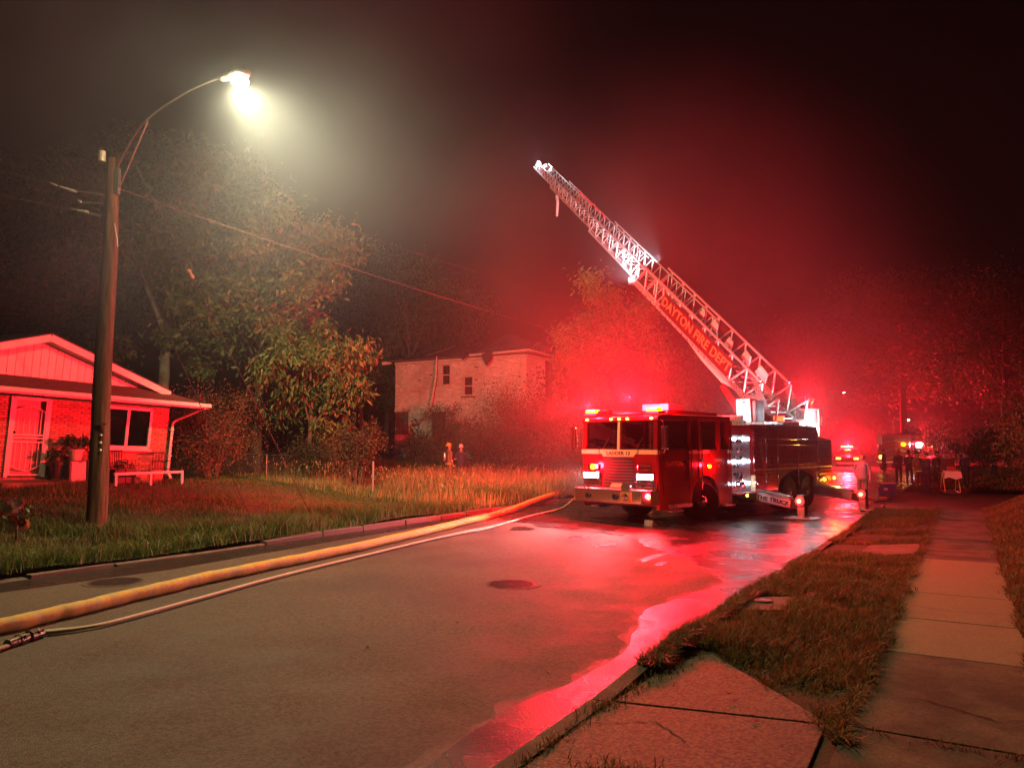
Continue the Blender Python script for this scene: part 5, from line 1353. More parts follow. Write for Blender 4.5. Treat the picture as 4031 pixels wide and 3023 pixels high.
# pump panel, lit
pp = P_('pump_panel', MB().box((0, 4.3, 1.66), (2.42, 1.16, 2.0)), m_red)
P_('tread_strip', MB().box((CW - .03, 4.58, 1.55), (.02, .5, 1.7)), m_tread, pp); P_('steel_plate', MB().box((CW - .03, 4.03, 1.55), (.02, .56, 1.7)), m_alum, pp)
P_('running_board', MB().box((CW - .02, 4.3, .70), (.35, 1.16, .06)), m_tread, pp, bevel=.01)
for i in range(5):
    for j in range(3):
        if (i + j) % 4 != 3: P_('gauge', MB().lathe([(.065, 0), (.065, .03), (.05, .035), (.05, .02)], (CW - .01, 3.84 + j * .19, 1.25 + i * .24), 14, R=Matrix.Rotation(math.pi / 2, 3, 'Y')), m_chrome, pp)
for y, z in ((3.9, .98), (4.18, .95), (4.05, 1.15)): P_('hose_outlet', MB().lathe([(.07, 0), (.075, .06), (.095, .07), (.095, .13), (.04, .15)], (CW - .02, y, z), 14, R=Matrix.Rotation(math.pi / 2, 3, 'Y')), m_chrome, pp)
g_panel = glow('panel_lamp_glow', (.80, .86, 1.0), 22)
for z in (2.28, 1.62, .98):
    for y in (3.86, 4.66):
        P_('panel_lamp', MB().ball((CW + .03, y, z), (.03, .05, .05), 7), g_panel, pp)
        lamp('panel_light', 'POINT', (CW + .16, y, z), 3, (.78, .84, 1.0), truck, .04)
P_('panel_header', MB().box((CW - .01, 4.3, 2.62), (.04, 1.16, .12)), m_red, pp)
bar('panel_rail', (CW + .06, 4.92, 1.5), (CW + .06, 4.92, 1.95), .018, m_chrome, pp)
# body
bd_ = MB()
bar_side = [(4.92, .75), (6.45, .75)] + [(7.96 + 1.45 * math.cos(a), .62 + .68 * math.sin(a)) for a in np.linspace(math.pi, 0, 15)] + [(9.5, .75), (10.7, .75), (10.7, 2.28), (9.6, 2.35), (9.5, 2.72), (4.92, 2.72)]
for x0, x1 in ((CW - .08, CW), (-CW, -CW + .08)): bd_.prism(bar_side, lambda y, z: Vector((x0, y, z)), lambda y, z: Vector((x1, y, z)))
bd_.box((0, 7.2, 2.2), (2.34, 4.55, 1.0)); bd_.box((0, 10.1, 1.5), (2.34, 1.2, 1.5))
body = P_('body', bd_, m_red)
m_roll = mat('shutter_door', (.30, .02, .02), .35, .3, var=.1)
for y0, y1, z0, z1 in ((4.98, 5.75, .85, 2.55), (5.8, 6.5, .85, 2.55), (6.6, 9.4, 1.45, 2.05), (9.6, 10.6, .85, 2.2)):
    sh = P_('shutter', MB().box((CW + .006, (y0 + y1) / 2, (z0 + z1) / 2), (.014, y1 - y0, z1 - z0)), m_roll, body, bevel=.004)
    n_ = int((z1 - z0) / .12)
    for k in range(n_): bar('shutter_slat', (CW + .012, y0 + .03, z0 + .06 + k * .12), (CW + .012, y1 - .03, z0 + .06 + k * .12), .012, m_roll, sh, 'square', .05, up=(1, 0, 0))
for z in (2.12, 2.3): bar('side_rail', (CW + .05, 5.2, z), (CW + .05, 10.5, z - .04), .014, m_chrome, body)
for y in (5.77, 6.55, 8.0, 9.5): bar('body_trim', (CW + .02, y, .8), (CW + .02, y, 2.68), .016, m_chrome, body)
for y0, z0 in ((5.2, 1.0), (6.1, 1.0), (7.4, 1.55), (8.6, 1.55), (10.1, 1.0)): P_('latch', MB().box((CW + .03, y0, z0), (.03, .22, .05)), m_chrome, body)
for y0 in (5.35, 6.2, 9.0): P_('warning_lens', MB().box((CW + .02, y0, 2.63), (.03, .3, .1)), mat('dark_lens', (.12, .01, .01)), body)
P_('reflective_stripe', MB().box((CW + .022, 7.8, 1.36), (.008, 5.6, .07)), mat('stripe_white', (.6, .5, .45), .3), body)
for k in range(7): bar('vent_slat', (CW + .022, 9.75, 1.9 + k * .045), (CW + .022, 10.5, 1.9 + k * .045), .012, m_chrome, body, 'square', .008, up=(1, 0, 0))
P_('ladder_cradle', MB().box((0, 5.2, 2.86), (1.6, .18, .3)), m_alum, body)
for k in range(3): P_('suction_hose', MB().tube([(-.9 + .14 * k, 5.4, 2.82), (-.9 + .14 * k, 8.0, 2.82)], .06, 10), m_blk, body)
P_('rub_rail', MB().box((CW + .02, 5.7, .74), (.06, 1.5, .06)), m_alum, body)
for k in range(3): MB().tube([(CW + .012, 5.35 + k * .07, 2.2), (CW + .012, 5.75 + k * .07, .95)], .012, 4).build('stripe', m_gold, body)
amb = P_('amber_light', MB().ball((CW + .04, 4.5, .62), (.03, .06, .04), 7), g_mark); P_('amber_light', MB().ball((CW + .1, 10.6, .95), (.04, .05, .05), 7), g_mark)
lamp('amber_glow', 'POINT', (CW + .3, 10.5, .9), 60, AMBER, truck, .05)
P_('tail_hose', MB().tube([(CW + .1, 9.7 + .35 * math.cos(a), .9 + .12 * math.sin(a)) for a in np.linspace(0, 12, 30)], .03, 6), mat('orange_hose', (.6, .25, .03), .6))
# outriggers
m_outr = mat('outrigger_grey', (.30, .27, .25), .5, .3, var=.2)
def outrigger(y, side, reach, text=None):
    x0 = side * .7; x1 = side * (CW + reach); e = P_('outrigger', MB().beam((x0, y, .66), (x1, y, .42), .30, .30), m_outr, bevel=.02)
    P_('outer_beam', MB().beam((x1 - side * .1, y, .43), (x1 + side * .32, y, .34), .22, .22), m_blk, e)
    xf = x1 + side * .34
    P_('jack_leg', MB().box((xf, y, .36), (.22, .26, .62)), m_outr, e, bevel=.02)
    P_('foot', MB().lathe([(.06, .05), (.12, .06), (.17, .03), (.17, .0)], (xf, y, .03), 16), m_alum, e)
    P_('pad', MB().box((xf, y, .015), (.85, .62, .03)), m_alum, e, bevel=.006)
    P_('top_cap', MB().beam((x0 + side * .55, y, .80), (x1 - side * .02, y, .60), .32, .03), m_alum, e)
    ll = P_('jack_light', MB().lathe([(.13, 0), (.13, .05), (.10, .06)], (xf, y - .16, .5), 18, R=Matrix.Rotation(math.pi / 2, 3, 'X')), glow('jack_red', (1, .04, .03), 2.2), e)
    P_('lens', MB().lathe([(.055, 0), (.055, .03), (.03, .04)], (xf, y - .21, .5), 14, R=Matrix.Rotation(math.pi / 2, 3, 'X')), glow('jack_glow', (1, .5, .15), 9), e)
    P_('guard_plate', MB().box((side * (CW + .03), y - .30, .95), (.14, .03, .5)), m_cream, e)
    for k in range(22):
        t = k / 21; block('chain_link', (side * (CW + .1 + 1.1 * t), y - .37, 1.05 - .75 * t - .25 * t * (1 - t)), (.03, .02, .02), m_chrome, e)
    return e
for y, s_, rch in ((5.2, 1, 1.05), (9.5, 1, 1.15), (5.2, -1, 1.0), (9.5, -1, 1.0)):
    o_ = outrigger(y, s_, rch)
    if s_ > 0 and y < 6:
        P_('sign_plate', MB().beam((1.3, y - .157, .565), (2.34, y - .157, .40), .012, .2), mat('plate_white', (.62, .55, .5), .5), o_)
        ang = math.atan2(.40 - .565, 1.04)
        text_mesh('sign_text', 'THE TRUCK', .165, Matrix.Translation((1.82, y - .168, .483)) @ Matrix.Rotation(-ang, 4, 'Y') @ Matrix.Rotation(math.pi / 2, 4, 'X'), mat('letter_black', (.02, .015, .01)), o_, .003, 1.15, .006)
    if s_ > 0: lamp('jack_flash', 'POINT', (CW + rch + .34, y - .45, .52), 25, RED, truck, .05)
P_('wheel_chock', MB().prism([(0, 0), (.4, 0), (.05, .2)], lambda y, z: Vector((.85, .9 + y - 1.0, z)), lambda y, z: Vector((1.1, .9 + y - 1.0, z))), m_alum)
# turntable
tt = P_('turntable', MB().lathe([(1.0, 0), (1.05, .05), (1.05, .16), (.9, .2)], (0, 8.9, 2.7), 30), m_tread)
P_('deck', MB().box((0, 7.7, 2.8), (1.5, 1.9, .08)), m_tread, tt)
m_conw = mat('console_white', (.72, .72, .70), .4, var=.05)
con = P_('console', MB().prism([(-.28, 0), (.24, 0), (.2, .78), (-.3, .78)], lambda x, z: Vector((x, 6.85, 2.84 + z)), lambda x, z: Vector((x, 7.4, 2.84 + z))), m_conw, tt, bevel=.02)
P_('panel_door', MB().box((-.03, 6.84, 3.12), (.38, .02, .42)), mat('console_grey', (.55, .58, .6), .4), con, bevel=.01)
for i in range(3): P_('lever', MB().box((-.18, 6.83, 3.44 + i * .05), (.06, .03, .015)), m_blk, con)
P_('console_badge', MB().ball((.0, 6.845, 3.5), (.07, .012, .03), 6), mat('dull_red', (.16, .02, .02)), con)
P_('console_side', MB().box((.32, 7.2, 3.2), (.12, .6, .72)), mat('console_dark', (.14, .10, .10), .5), con, bevel=.02)
P_('equipment_box', MB().box((-.55, 6.8, 2.96), (.5, .5, .22)), m_cream, tt, bevel=.02)
tray = P_('lamp_tray', MB().box((-.02, 6.7, 2.86), (.2, .16, .06)), m_blk, con)
lamp('console_light', 'POINT', (-.05, 6.3, 3.3), 45, WHITE_L, truck, .05)
# rear tub with tools
tub = P_('tool_basket', MB().lathe([(.38, 0), (.40, .04), (.40, .95), (.43, .97), (.43, 1.02), (.38, 1.02), (.36, .5)], (.55, 10.35, 2.36), 18), mat('basket_grey', (.25, .14, .14), .6))
for k in range(3):
    a = 2 * k; bar('basket_strap', (.55 + .42 * math.cos(a), 10.35 + .42 * math.sin(a), 2.4), (.55 + .42 * math.cos(a), 10.35 + .42 * math.sin(a), 3.36), .02, m_cream, tub)
P_('shovel_handle', MB().tube([(.75, 10.3, 3.0), (.75, 10.3, 3.55), (.68, 10.3, 3.64), (.68, 10.3, 3.74)], .018, 6).tube([(.75, 10.3, 3.55), (.82, 10.3, 3.64), (.82, 10.3, 3.74)], .018, 6), m_gold, tub)
P_('helmet_rack', MB().ball((.4, 10.3, 3.45), (.16, .2, .12), 8), m_blk, tub)
g_scene = glow('scene_lamp_glow', (.93, 1.0, 1.0), 40)
for p, r in (((.95, 9.55, 2.93), .075), ((1.05, 9.95, 2.62), .085)):
    P_('scene_lamp', MB().ball(p, r, 8), g_scene); lamp('scene_light', 'POINT', (p[0] + .2, p[1] - .15, p[2] + .25), 80 if p[0] < 1 else 45, WHITE_L, truck, .08)
P_('lamp_arm', MB().box((.75, 9.5, 2.90), (.6, .08, .14)), m_conw); P_('lamp_bracket', MB().box((1.05, 9.8, 2.55), (.14, .12, .5)), m_conw)
lamp('added_rear_light', 'POINT', (.3, 10.9, 3.75), 2300, RED, truck, .03)  # this light and the beacon below are added to redden crowd and trees
P_('added_rear_beacon', MB().lathe([(.09, 0), (.1, .02), (.1, .12), (.05, .16)], (.3, 10.6, 3.42), 14), g_redl)
P_('turntable_lens', MB().box((.35, 8.6, 2.98), (.35, .08, .2)), glow('turntable_red', (1, .08, .02), 5), tt)
# ladder frame in truck coordinates
Hc = TI @ pt(3065, 1590, 27.15); Tc = TI @ pt(2128, 655, 42.0)
LU = (Tc - Hc).normalized(); LR = LU.cross(Vector((0, 0, 1))).normalized(); LWv = LR.cross(LU); LL = (Tc - Hc).length
def lp(u, r, w): return Hc + LU * u + LR * r + LWv * w
m_ladder = mat('ladder_aluminium', (.62, .63, .64), .42, .5, var=.12, scale=10)
m_ladder_d = mat('ladder_track', (.05, .03, .03), .6, .3)
SEC = [(-.9, 9.3, .70, .52, -.40, .055), (5.0, 14.2, .58, .40, -.30, .044), (10.5, 19.3, .47, .30, -.21, .036), (16.3, LL, .38, .22, -.14, .03)]
for i, (u0, u1, hw, ht, w0, r) in enumerate(SEC):
    sec = MB()
    for s_ in (-1, 1): sec.beam(lp(u0, s_ * hw, w0), lp(u1, s_ * hw, w0), r * 2.6, r * 2.0, up=LWv)
    so = P_('ladder_section', sec, m_ladder)
    for s_ in (-1, 1): bar('hand_rail', lp(u0 + (1.5 if i == 0 else 0), s_ * hw, w0 + ht * 1.75), lp(u1 - .1, s_ * hw, w0 + ht * 1.75), r * .9, m_ladder, so)
    st_ = ht * 1.75 * .95; n_ = max(2, int((u1 - u0) / st_))
    for s_ in (-1, 1):
        for k in range(n_):
            a, b = u0 + (u1 - u0) * k / n_, u0 + (u1 - u0) * (k + .5) / n_; c = u0 + (u1 - u0) * (k + 1) / n_
            bar('brace', lp(a, s_ * hw, w0), lp(b, s_ * hw, w0 + ht * 1.75), r * .68, m_ladder, so); bar('brace', lp(b, s_ * hw, w0 + ht * 1.75), lp(c, s_ * hw, w0), r * .68, m_ladder, so)
    k = 0
    vis0 = u0 if i == 0 else SEC[i - 1][1] - .8
    while vis0 + .2 + k * .36 < u1 - .05:
        u = vis0 + .2 + k * .36; bar('rung', lp(u, -hw, w0 + .02), lp(u, hw, w0 + .02), r * .68, m_ladder, so); k += 1
    if i < 3:
        P_('track', MB().beam(lp(u0 + 1, -hw + .09, w0 + ht * .3), lp(u1, -hw + .09, w0 + ht * .3), .05, .1, up=LWv), m_ladder_d, so)
        P_('end_guard', MB().tube(smooth_path([lp(u1, -hw, w0 + ht * 1.7), lp(u1 + .12, -hw, w0 + ht * .9), lp(u1, -hw, w0 - .02)], 4), r * .6, 6), m_ladder, so)
    if i == 0: sec0 = so
    if i == 1: sec1 = so
    if i == 3: sec3 = so
# perforated heel plates
for s_ in (-1, 1):
    hp = MB().prism([(-1.2, -.45), (1.1, -.42), (1.9, -.33), (1.5, -.18), (.75, -.15), (.45, .1), (.85, .42), (.5, .45), (-.1, .2), (-.7, -.05)], lambda u, w: lp(u, s_ * .765, w - .05), lambda u, w: lp(u, s_ * .785, w - .05))
    h_ = P_('heel_plate', hp, m_tread)
    for k in range(16):
        u = -.9 + (k % 8) * .26; w = -.36 + (k // 8) * .12
        P_('plate_hole', MB().cyl(lp(u, s_ * .762, w - .05), lp(u, s_ * .789, w - .05), .035, n=10), m_int, h_)
    P_('upright', MB().prism([(-.9, -1.0), (.35, -1.0), (.2, -.2), (-.5, -.1)], lambda u, w: lp(u * 1.0 - .2, s_ * .80, w), lambda u, w: lp(u - .2, s_ * .87, w)), m_red, tt)
    P_('lift_cylinder', MB().tube([lp(-.2, s_ * .45, -1.35), lp(2.2, s_ * .5, -.85)], .13, 14), m_red, tt); bar('piston_rod', lp(2.2, s_ * .5, -.85), lp(4.2, s_ * .55, -.38), .05, m_chrome, tt)
    P_('cylinder_badge', MB().ball(lp(.9, s_ * .45 - .12, -1.1), (.05, .10, .10), 7), m_conw, tt)
# name boards
for s_ in (-1, 1):
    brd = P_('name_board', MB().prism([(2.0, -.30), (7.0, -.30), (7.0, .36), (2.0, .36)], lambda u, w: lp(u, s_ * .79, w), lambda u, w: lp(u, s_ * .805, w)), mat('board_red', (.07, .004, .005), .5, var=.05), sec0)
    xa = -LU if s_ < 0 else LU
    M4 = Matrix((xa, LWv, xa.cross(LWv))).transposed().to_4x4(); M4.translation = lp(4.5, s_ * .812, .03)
    text_mesh('name_lettering', 'DAYTON FIRE DEPT', .52, M4, mat('letter_red_glow', (.75, .13, .05), .4, emit=(1, .12, .03), es=.55), sec0, .004, 1.06, .008)  # slight emission added to the letters so they show through the haze
P_('underside_plate', MB().prism([(1.6, -.40), (5.2, -.35), (3.6, -.55), (2.2, -.58)], lambda u, w: lp(u, -.68, w - .1), lambda u, w: lp(u, -.60, w - .1)), m_conw, sec0)
# rescue gear clamped inside the base section
for u, r_, L_ in ((2.3, .35, .6), (4.6, .4, .55), (1.2, .3, .7), (5.6, .42, .4), (3.3, .2, .5)): P_('stowed_gear', MB().prism([(0, 0), (L_, .05), (L_ * .85, .42), (.12, .36)], lambda a, b: lp(u + a, r_, .02 + b), lambda a, b: lp(u + a, r_ + .05, .02 + b)), m_conw, sec0, bevel=.02)
for k in range(14): block('bolt_head', lp(3.0 + k * .42, -.78, -.40), (.06, .06, .06), m_chrome, sec0)
P_('catwalk_plate', MB().prism([(9.0, 0), (13.6, 0), (13.6, .06), (9.0, .06)], lambda u, w: lp(u, -.56, w - .34), lambda u, w: lp(u, -.34, w - .34)), m_alum, sec1)
P_('motor_box', MB().box(lp(9.6, -.5, -.5), (.35, .35, .35)), m_alum, sec1, bevel=.02)
# monitor nozzle, waterway and tip
P_('waterway', MB().tube([lp(.5, 0, -.36), lp(12, 0, -.30), lp(17.8, 0, -.24)], .05, 8), m_ladder_d, sec0)
P_('monitor', MB().tube([lp(18.6, -.3, -.1), lp(18.5, -.36, -.4), lp(18.2, -.4, -.55), lp(17.7, -.45, -1.15)], [.07, .09, .08, .06], 10), m_conw, sec3)
P_('tip_plate', MB().box(lp(LL - .25, 0, -.05), (.5, .5, .16)), m_conw, sec3, bevel=.02)
for du, r_, w_ in ((-.3, -.3, .3), (-.9, .25, .35), (-.5, .1, .4)): P_('tip_box', MB().box(lp(LL + du, r_, w_ - .2), (.22, .25, .2)), m_conw, sec3, bevel=.02)
P_('tip_lamp', MB().ball(lp(LL + .05, -.15, .12), .11, 8), glow('tip_glow', (.93, 1, 1), 45), sec3)
lamp('tip_light', 'POINT', lp(LL + .35, -.25, .3), 420, WHITE_L, truck, .1)
lamp('tip_work_light', 'POINT', lp(LL - .7, -.6, .4), 60, WHITE_L, truck, .05)
# work lights washing the middle sections
m_hook = m_alum
wl1 = P_('ladder_work_lamp', MB().box(lp(9.35, -.75, -.2), (.18, .18, .2)), m_blk, sec1, bevel=.02)
lamp('ladder_wash', 'SPOT', lp(8.8, -1.25, -.1), 1800, WHITE_L, truck, .08, target=lp(12.5, -.2, .0), angle=75, blend=.6)
lamp('ladder_wash', 'SPOT', lp(9.0, 0, .9), 1500, WHITE_L, truck, .08, target=lp(12.5, .3, .2), angle=60, blend=.6)
lamp('ladder_glow', 'SPOT', lp(-1.2, -1.4, .3), 600, (1, .85, .88), truck, .08, target=lp(3, -.5, .0), angle=55, blend=.6)
m_rope = glow('rope_red', (1, .03, .03), 1.2)
for u in (11.2, 12.6, 9.8, 8.4): P_('ladder_marker', MB().ball(lp(u, -SEC[1][2] - .05, .2), .05, 6), m_rope, sec1)
P_('red_light_string', MB().tube([lp(14.6 + k * .28, .30 + .06 * (k % 2), .28 + .07 * ((k * 7) % 3)) for k in range(12)], .03, 5), m_rope, sec3)
tag(truck, 'red aerial ladder fire truck with raised ladder and flashing beacons', 'fire truck')
# ------------------------------------------------------------------ people
m_skin = mat('skin', (.42, .26, .19), .55, var=.08)
m_skin2 = mat('skin_dark', (.2, .11, .07), .55, var=.08)
m_boot = mat('boot', (.03, .025, .02), .6)
m_turn = mat('turnout_tan', (.24, .15, .085), .85, var=.2, scale=12, bump=.4)
m_turn_d = mat('turnout_dark', (.05, .04, .035), .85, var=.2, scale=12, bump=.4)
m_navy = mat('navy_cloth', (.035, .035, .075), .8, var=.2, scale=12, bump=.3)
m_refl = mat('lime_band_glow', (.75, .62, .08), .35, var=.05, emit=(1, .7, .05), es=.06)  # faint emission stands for the light a band throws back
m_helm_w = mat('helmet_white', (.75, .70, .65), .35)
m_helm_b = mat('helmet_black', (.06, .05, .04), .35)
m_helm_y = mat('helmet_yellow', (.7, .45, .08), .35)
m_hair = mat('hair', (.03, .02, .015), .8)
def person(label, loc, yaw, h=1.78, top=m_turn_d, legs=m_turn_d, skin=m_skin, arms=('down', 'down'), helmet=None, hair=True, shorts=False, bulky=1.0, stride=.0, bands=False, tank=False, group=None, head_turn=0.0, extra=None):
    """front faces local -y"""
    V, E, Rd, TG_ = [], [], [], []
    def v(p, r, t, par=None):
        V.append(Vector(p)); Rd.append(r if hasattr(r, '__len__') else (r, r)); TG_.append(t)
        if par is not None: E.append((par, len(V) - 1))
        return len(V) - 1
    B = bulky
    pel = v((0, 0, .96), (.155 * B, .115 * B), 'L')
    wai = v((0, -.005, 1.10), (.145 * B, .11 * B), 'T', pel); che = v((0, -.01, 1.30), (.17 * B, .125 * B), 'T', wai); sho = v((0, .0, 1.43), (.13 * B, .09 * B), 'T', che)
    nk = v((0, .0, 1.52), .056, 'S', sho)
    hy = math.sin(head_turn) * .02
    hd1 = v((hy, -.02, 1.60), (.068, .08), 'S', nk); hd2 = v((hy, -.015, 1.68), (.076, .092), 'S', hd1); hd3 = v((hy, -.005, 1.755), (.055, .065), 'S', hd2)
    fd = Vector((math.sin(head_turn), -math.cos(head_turn), 0))
    v(Vector((hy, -.015, 1.655)) + fd * .105, .014, 'S', hd2)
    for s_ in (-1, 1): v(Vector((hy + s_ * .088 * math.cos(head_turn), s_ * .088 * math.sin(head_turn), 1.655)), .016, 'S', hd2)
    for k, s_ in enumerate((-1, 1)):
        sh = v((s_ * .185 * B, .0, 1.42), .068 * B, 'T', sho)
        po = arms[k]
        if po == 'down': el, wr = (s_ * .25 * B, .03, 1.14), (s_ * .255 * B, -.05, .90)
        elif po == 'hip': el, wr = (s_ * .36, .08, 1.16), (s_ * .2, -.04, 1.0)
        elif po == 'pocket': el, wr = (s_ * .29, .08, 1.15), (s_ * .19, -.10, .95)
        elif po == 'front': el, wr = (s_ * .25, -.04, 1.14), (s_ * .12, -.28, 1.10)
        elif po == 'fold': el, wr = (s_ * .25, -.06, 1.14), (s_ * -.04, -.2, 1.18)
        elif po == 'back': el, wr = (s_ * .27, .12, 1.15), (s_ * .1, .16, .98)
        e_ = v(el, .050 * B, 'T', sh); w_ = v(wr, .034 * B, 'T', e_)
        dr_ = (Vector(wr) - Vector(el)).normalized()
        pl = v(Vector(wr) + dr_ * .07, (.034, .022), 'S', w_)
        sd = Vector((0, 1, 0)) if abs(dr_.y) < .8 else Vector((1, 0, 0))
        for j, (off, ln) in enumerate(((-.03, .07), (-.01, .085), (.01, .08), (.03, .06))):
            f1 = v(Vector(wr) + dr_ * .11 + sd * off, .010, 'S', pl); v(Vector(wr) + dr_ * (.11 + ln) + sd * off * 1.1 + Vector((-s_ * .015, 0, 0)), .008, 'S', f1)
        v(Vector(wr) + dr_ * .09 + sd * -.05, .010, 'S', pl)
    for s_ in (-1, 1):
        st2 = stride * s_
        hp = v((s_ * .095 * B, 0, .90), .098 * B, 'L', pel); kn = v((s_ * .115, -.02 - st2 * .5, .50), .068 * B, 'K', hp); an = v((s_ * .125, .02 - st2, .12), .048 * (1.25 if B > 1.05 else 1), 'C', kn)
        v((s_ * .125, .05 - st2, .045), .042, 'F', an); v((s_ * .15, -.17 - st2, .038), .038, 'F', an)
    me = bpy.data.meshes.new('body'); me.from_pydata([tuple(p) for p in V], E, [])
    o = bpy.data.objects.new('tmp_body', me); col.objects.link(o)
    sk = o.modifiers.new('skin', 'SKIN'); sk.use_smooth_shade = True
    for d_, r in zip(me.skin_vertices[0].data, Rd): d_.radius = r; d_.use_root = False
    me.skin_vertices[0].data[0].use_root = True
    sb_ = o.modifiers.new('sub', 'SUBSURF'); sb_.levels = 1; sb_.render_levels = 1
    dg = bpy.context.evaluated_depsgraph_get()
    bm_ = bpy.data.meshes.new_from_object(o.evaluated_get(dg))
    bpy.data.objects.remove(o)
    bm_.materials.clear()
    mats_ = [top, legs, skin, m_boot, m_refl]
    for m in mats_: bm_.materials.append(m)
    n = len(bm_.vertices); co = np.empty(n * 3); bm_.vertices.foreach_get('co', co); co = co.reshape(-1, 3)
    J_ = np.array([list(p) for p in V]); seg = [(a, b) for a, b in E]
    A = J_[[a for a, b in seg]]; Bq = J_[[b for a, b in seg]]; tg = [(TG_[a], TG_[b]) for a, b in seg]
    mi = []
    for p in bm_.polygons:
        c = np.array(p.center); ab = Bq - A; t = np.clip(((c - A) * ab).sum(1) / (ab * ab).sum(1), 0, 1)
        d2_ = ((c - (A + ab * t[:, None])) ** 2).sum(1); k = int(d2_.argmin()); a_, b_ = tg[k]; tt_ = b_ if t[k] > .5 else a_
        z = c[2]
        i_ = {'T': 0, 'L': 1, 'K': 1, 'C': 1, 'S': 2, 'F': 3}[tt_]
        if shorts and tt_ == 'C': i_ = 2
        if tt_ in 'L' and z > .9: i_ = 0
        if bands and ((tt_ == 'T' and abs(z - 1.02) < .03) or (tt_ == 'C' and abs(z - .22) < .04) or (tt_ == 'S' and z < 1.2 and t[k] < .35)): i_ = 4
        mi.append(i_)
    bm_.polygons.foreach_set('material_index', mi)
    k = h / 1.78
    bm_.transform(Matrix.Diagonal((k, k, k, 1)))
    e = empty('person', loc, yaw)
    b_o = obj('body', bm_, e)
    # coat skirt that follows the torso
    ct = MB().lathe([(.178 * B, .80), (.172 * B, .90), (.160 * B, 1.04), (.165 * B, 1.2), (.172 * B, 1.3), (.150 * B, 1.36)], n=18)
    for i, p in enumerate(ct.v): ct.v[i] = (p[0] * k, p[1] * .8 * k + .012 * math.sin(9 * math.atan2(p[1], p[0])) * (1.3 - p[2]) * .5, p[2] * k)
    ct.build('jacket', top, b_o, smooth_=True)
    if bands: MB().tube([(.183 * B * k * math.cos(a), .150 * B * k * math.sin(a), .88 * k) for a in np.linspace(0, 6.283, 20)], .022, 6).build('reflective_band', m_refl, b_o)
    if helmet is not None:
        hm_ = MB().lathe([(.155, 0), (.16, .012), (.112, .025), (.110, .07), (.085, .13), (.03, .16)], (0, .01, 1.70 * k), 16)
        for i, p in enumerate(hm_.v): hm_.v[i] = (p[0], p[1] * 1.2 + (.02 if p[2] < 1.73 * k else 0), p[2])
        ho = hm_.build('helmet', helmet, b_o, smooth_=True)
        MB().beam((0, -.13, 1.76 * k), (0, .1, 1.87 * k), .02, .03).build('helmet_ridge', helmet, ho)
    elif hair:
        MB().ball((0, .02, 1.70 * k), (.086, .098, .088), 9).build('hair', m_hair, b_o, smooth_=True)
    if tank:
        tk = MB().tube([(0, .22, .98), (0, .23, 1.05), (0, .23, 1.38), (0, .22, 1.45)], [.05, .085, .085, .04], 12).build('air_tank', mat('tank_metal', (.55, .5, .42), .3, .8), b_o, smooth_=True)
        MB().box((0, .165, 1.2), (.26, .05, .5)).build('harness_plate', m_blk, b_o)
        for s_ in (-1, 1): MB().tube([(s_ * .1, .14, 1.4), (s_ * .11, .0, 1.5), (s_ * .1, -.15, 1.35), (s_ * .13, -.12, 1.08)], .018, 5).build('strap', m_blk, b_o)
    tag(e, label, 'person', group)
    if extra: extra(e, b_o)
    return e
def yaw_to(p, q): d_ = Vector(q) - Vector(p); return math.atan2(d_.y, d_.x) + math.pi / 2
def rg_(x, y): return gr(x, y, 0.0)
p1 = pt(1768, 1744, 36.5); p1.z = 2.0 - 156 / 3027 * 36.5 + .02
p2 = pt(1815, 1744, 37.2); p2.z = p1.z
house_at = (-3, 46, 0)
person('person in tan turnout gear with helmet and air tank on the lawn', p1, yaw_to(p1, (3, 40, 0)), 1.80, m_turn, m_turn, helmet=m_helm_y, bands=True, tank=True, bulky=1.12, arms=('down', 'front'))
person('person in white helmet and navy jacket seen from behind', p2, yaw_to(p2, (-2.2, 47, 0)), 1.74, m_navy, m_turn_d, helmet=m_helm_w, bulky=1.16, arms=('pocket', 'pocket'))
pm = gr(3398, 1976)
def grey_vest(e, b): 
    MB().box((-.2, -.02, 1.42), (.1, .12, .03)).build('shoulder_patch', m_helm_w, b)
person('bald person in a pale jacket standing by the rear outrigger', pm, yaw_to(pm, (2, 12, 0)), 1.80, mat('lilac_jacket', (.24, .20, .27), .7, var=.12), mat('grey_trousers', (.16, .14, .15), .8), hair=False, arms=('pocket', 'down'), head_turn=.5, bulky=1.08, extra=grey_vest)
crowd = 'people standing in the side street'
CR = [(3482, 1878, 'person in dark clothes and shorts beside the far engine', dict(top=m_turn_d, legs=m_turn_d, shorts=True, hair=True, skin=m_skin, arms=('hip', 'down')), 1.5),
      (3540, 1900, 'person with a lit yellow helmet behind the cooler box', dict(helmet=m_helm_y, bands=False, bulky=1.12, arms=('front', 'front')), -.6),
      (3582, 1908, 'person in dark gear directly left of the yellow-banded one', dict(helmet=m_helm_b, bulky=1.12, arms=('fold', 'fold')), .4),
      (3615, 1926, 'person in turnout gear with bright yellow bands on the sleeves', dict(top=m_turn, legs=m_turn, helmet=m_helm_b, bands=True, bulky=1.14, arms=('down', 'down')), .9),
      (3650, 1942, 'large bareheaded person in dark uniform near the stretcher', dict(top=m_navy, legs=m_navy, bulky=1.2, arms=('hip', 'front')), -1.0),
      (3695, 1920, 'person in dark gear half hidden behind the stretcher', dict(helmet=m_helm_b, bulky=1.1, arms=('front', 'front')), .2),
      (3803, 1922, 'person in dark shirt right of the loaded stretcher', dict(top=m_navy, legs=m_turn_d, bulky=1.12, arms=('fold', 'fold')), -.8)]
for x, y, lab, kw, yw in CR: p = gr(x, y); person(lab, p, yw + yaw_to(p, (0, 0, 0)), 1.78, group=crowd, **kw)
pf = pt(3906, 1744, 44); pf.z = .02
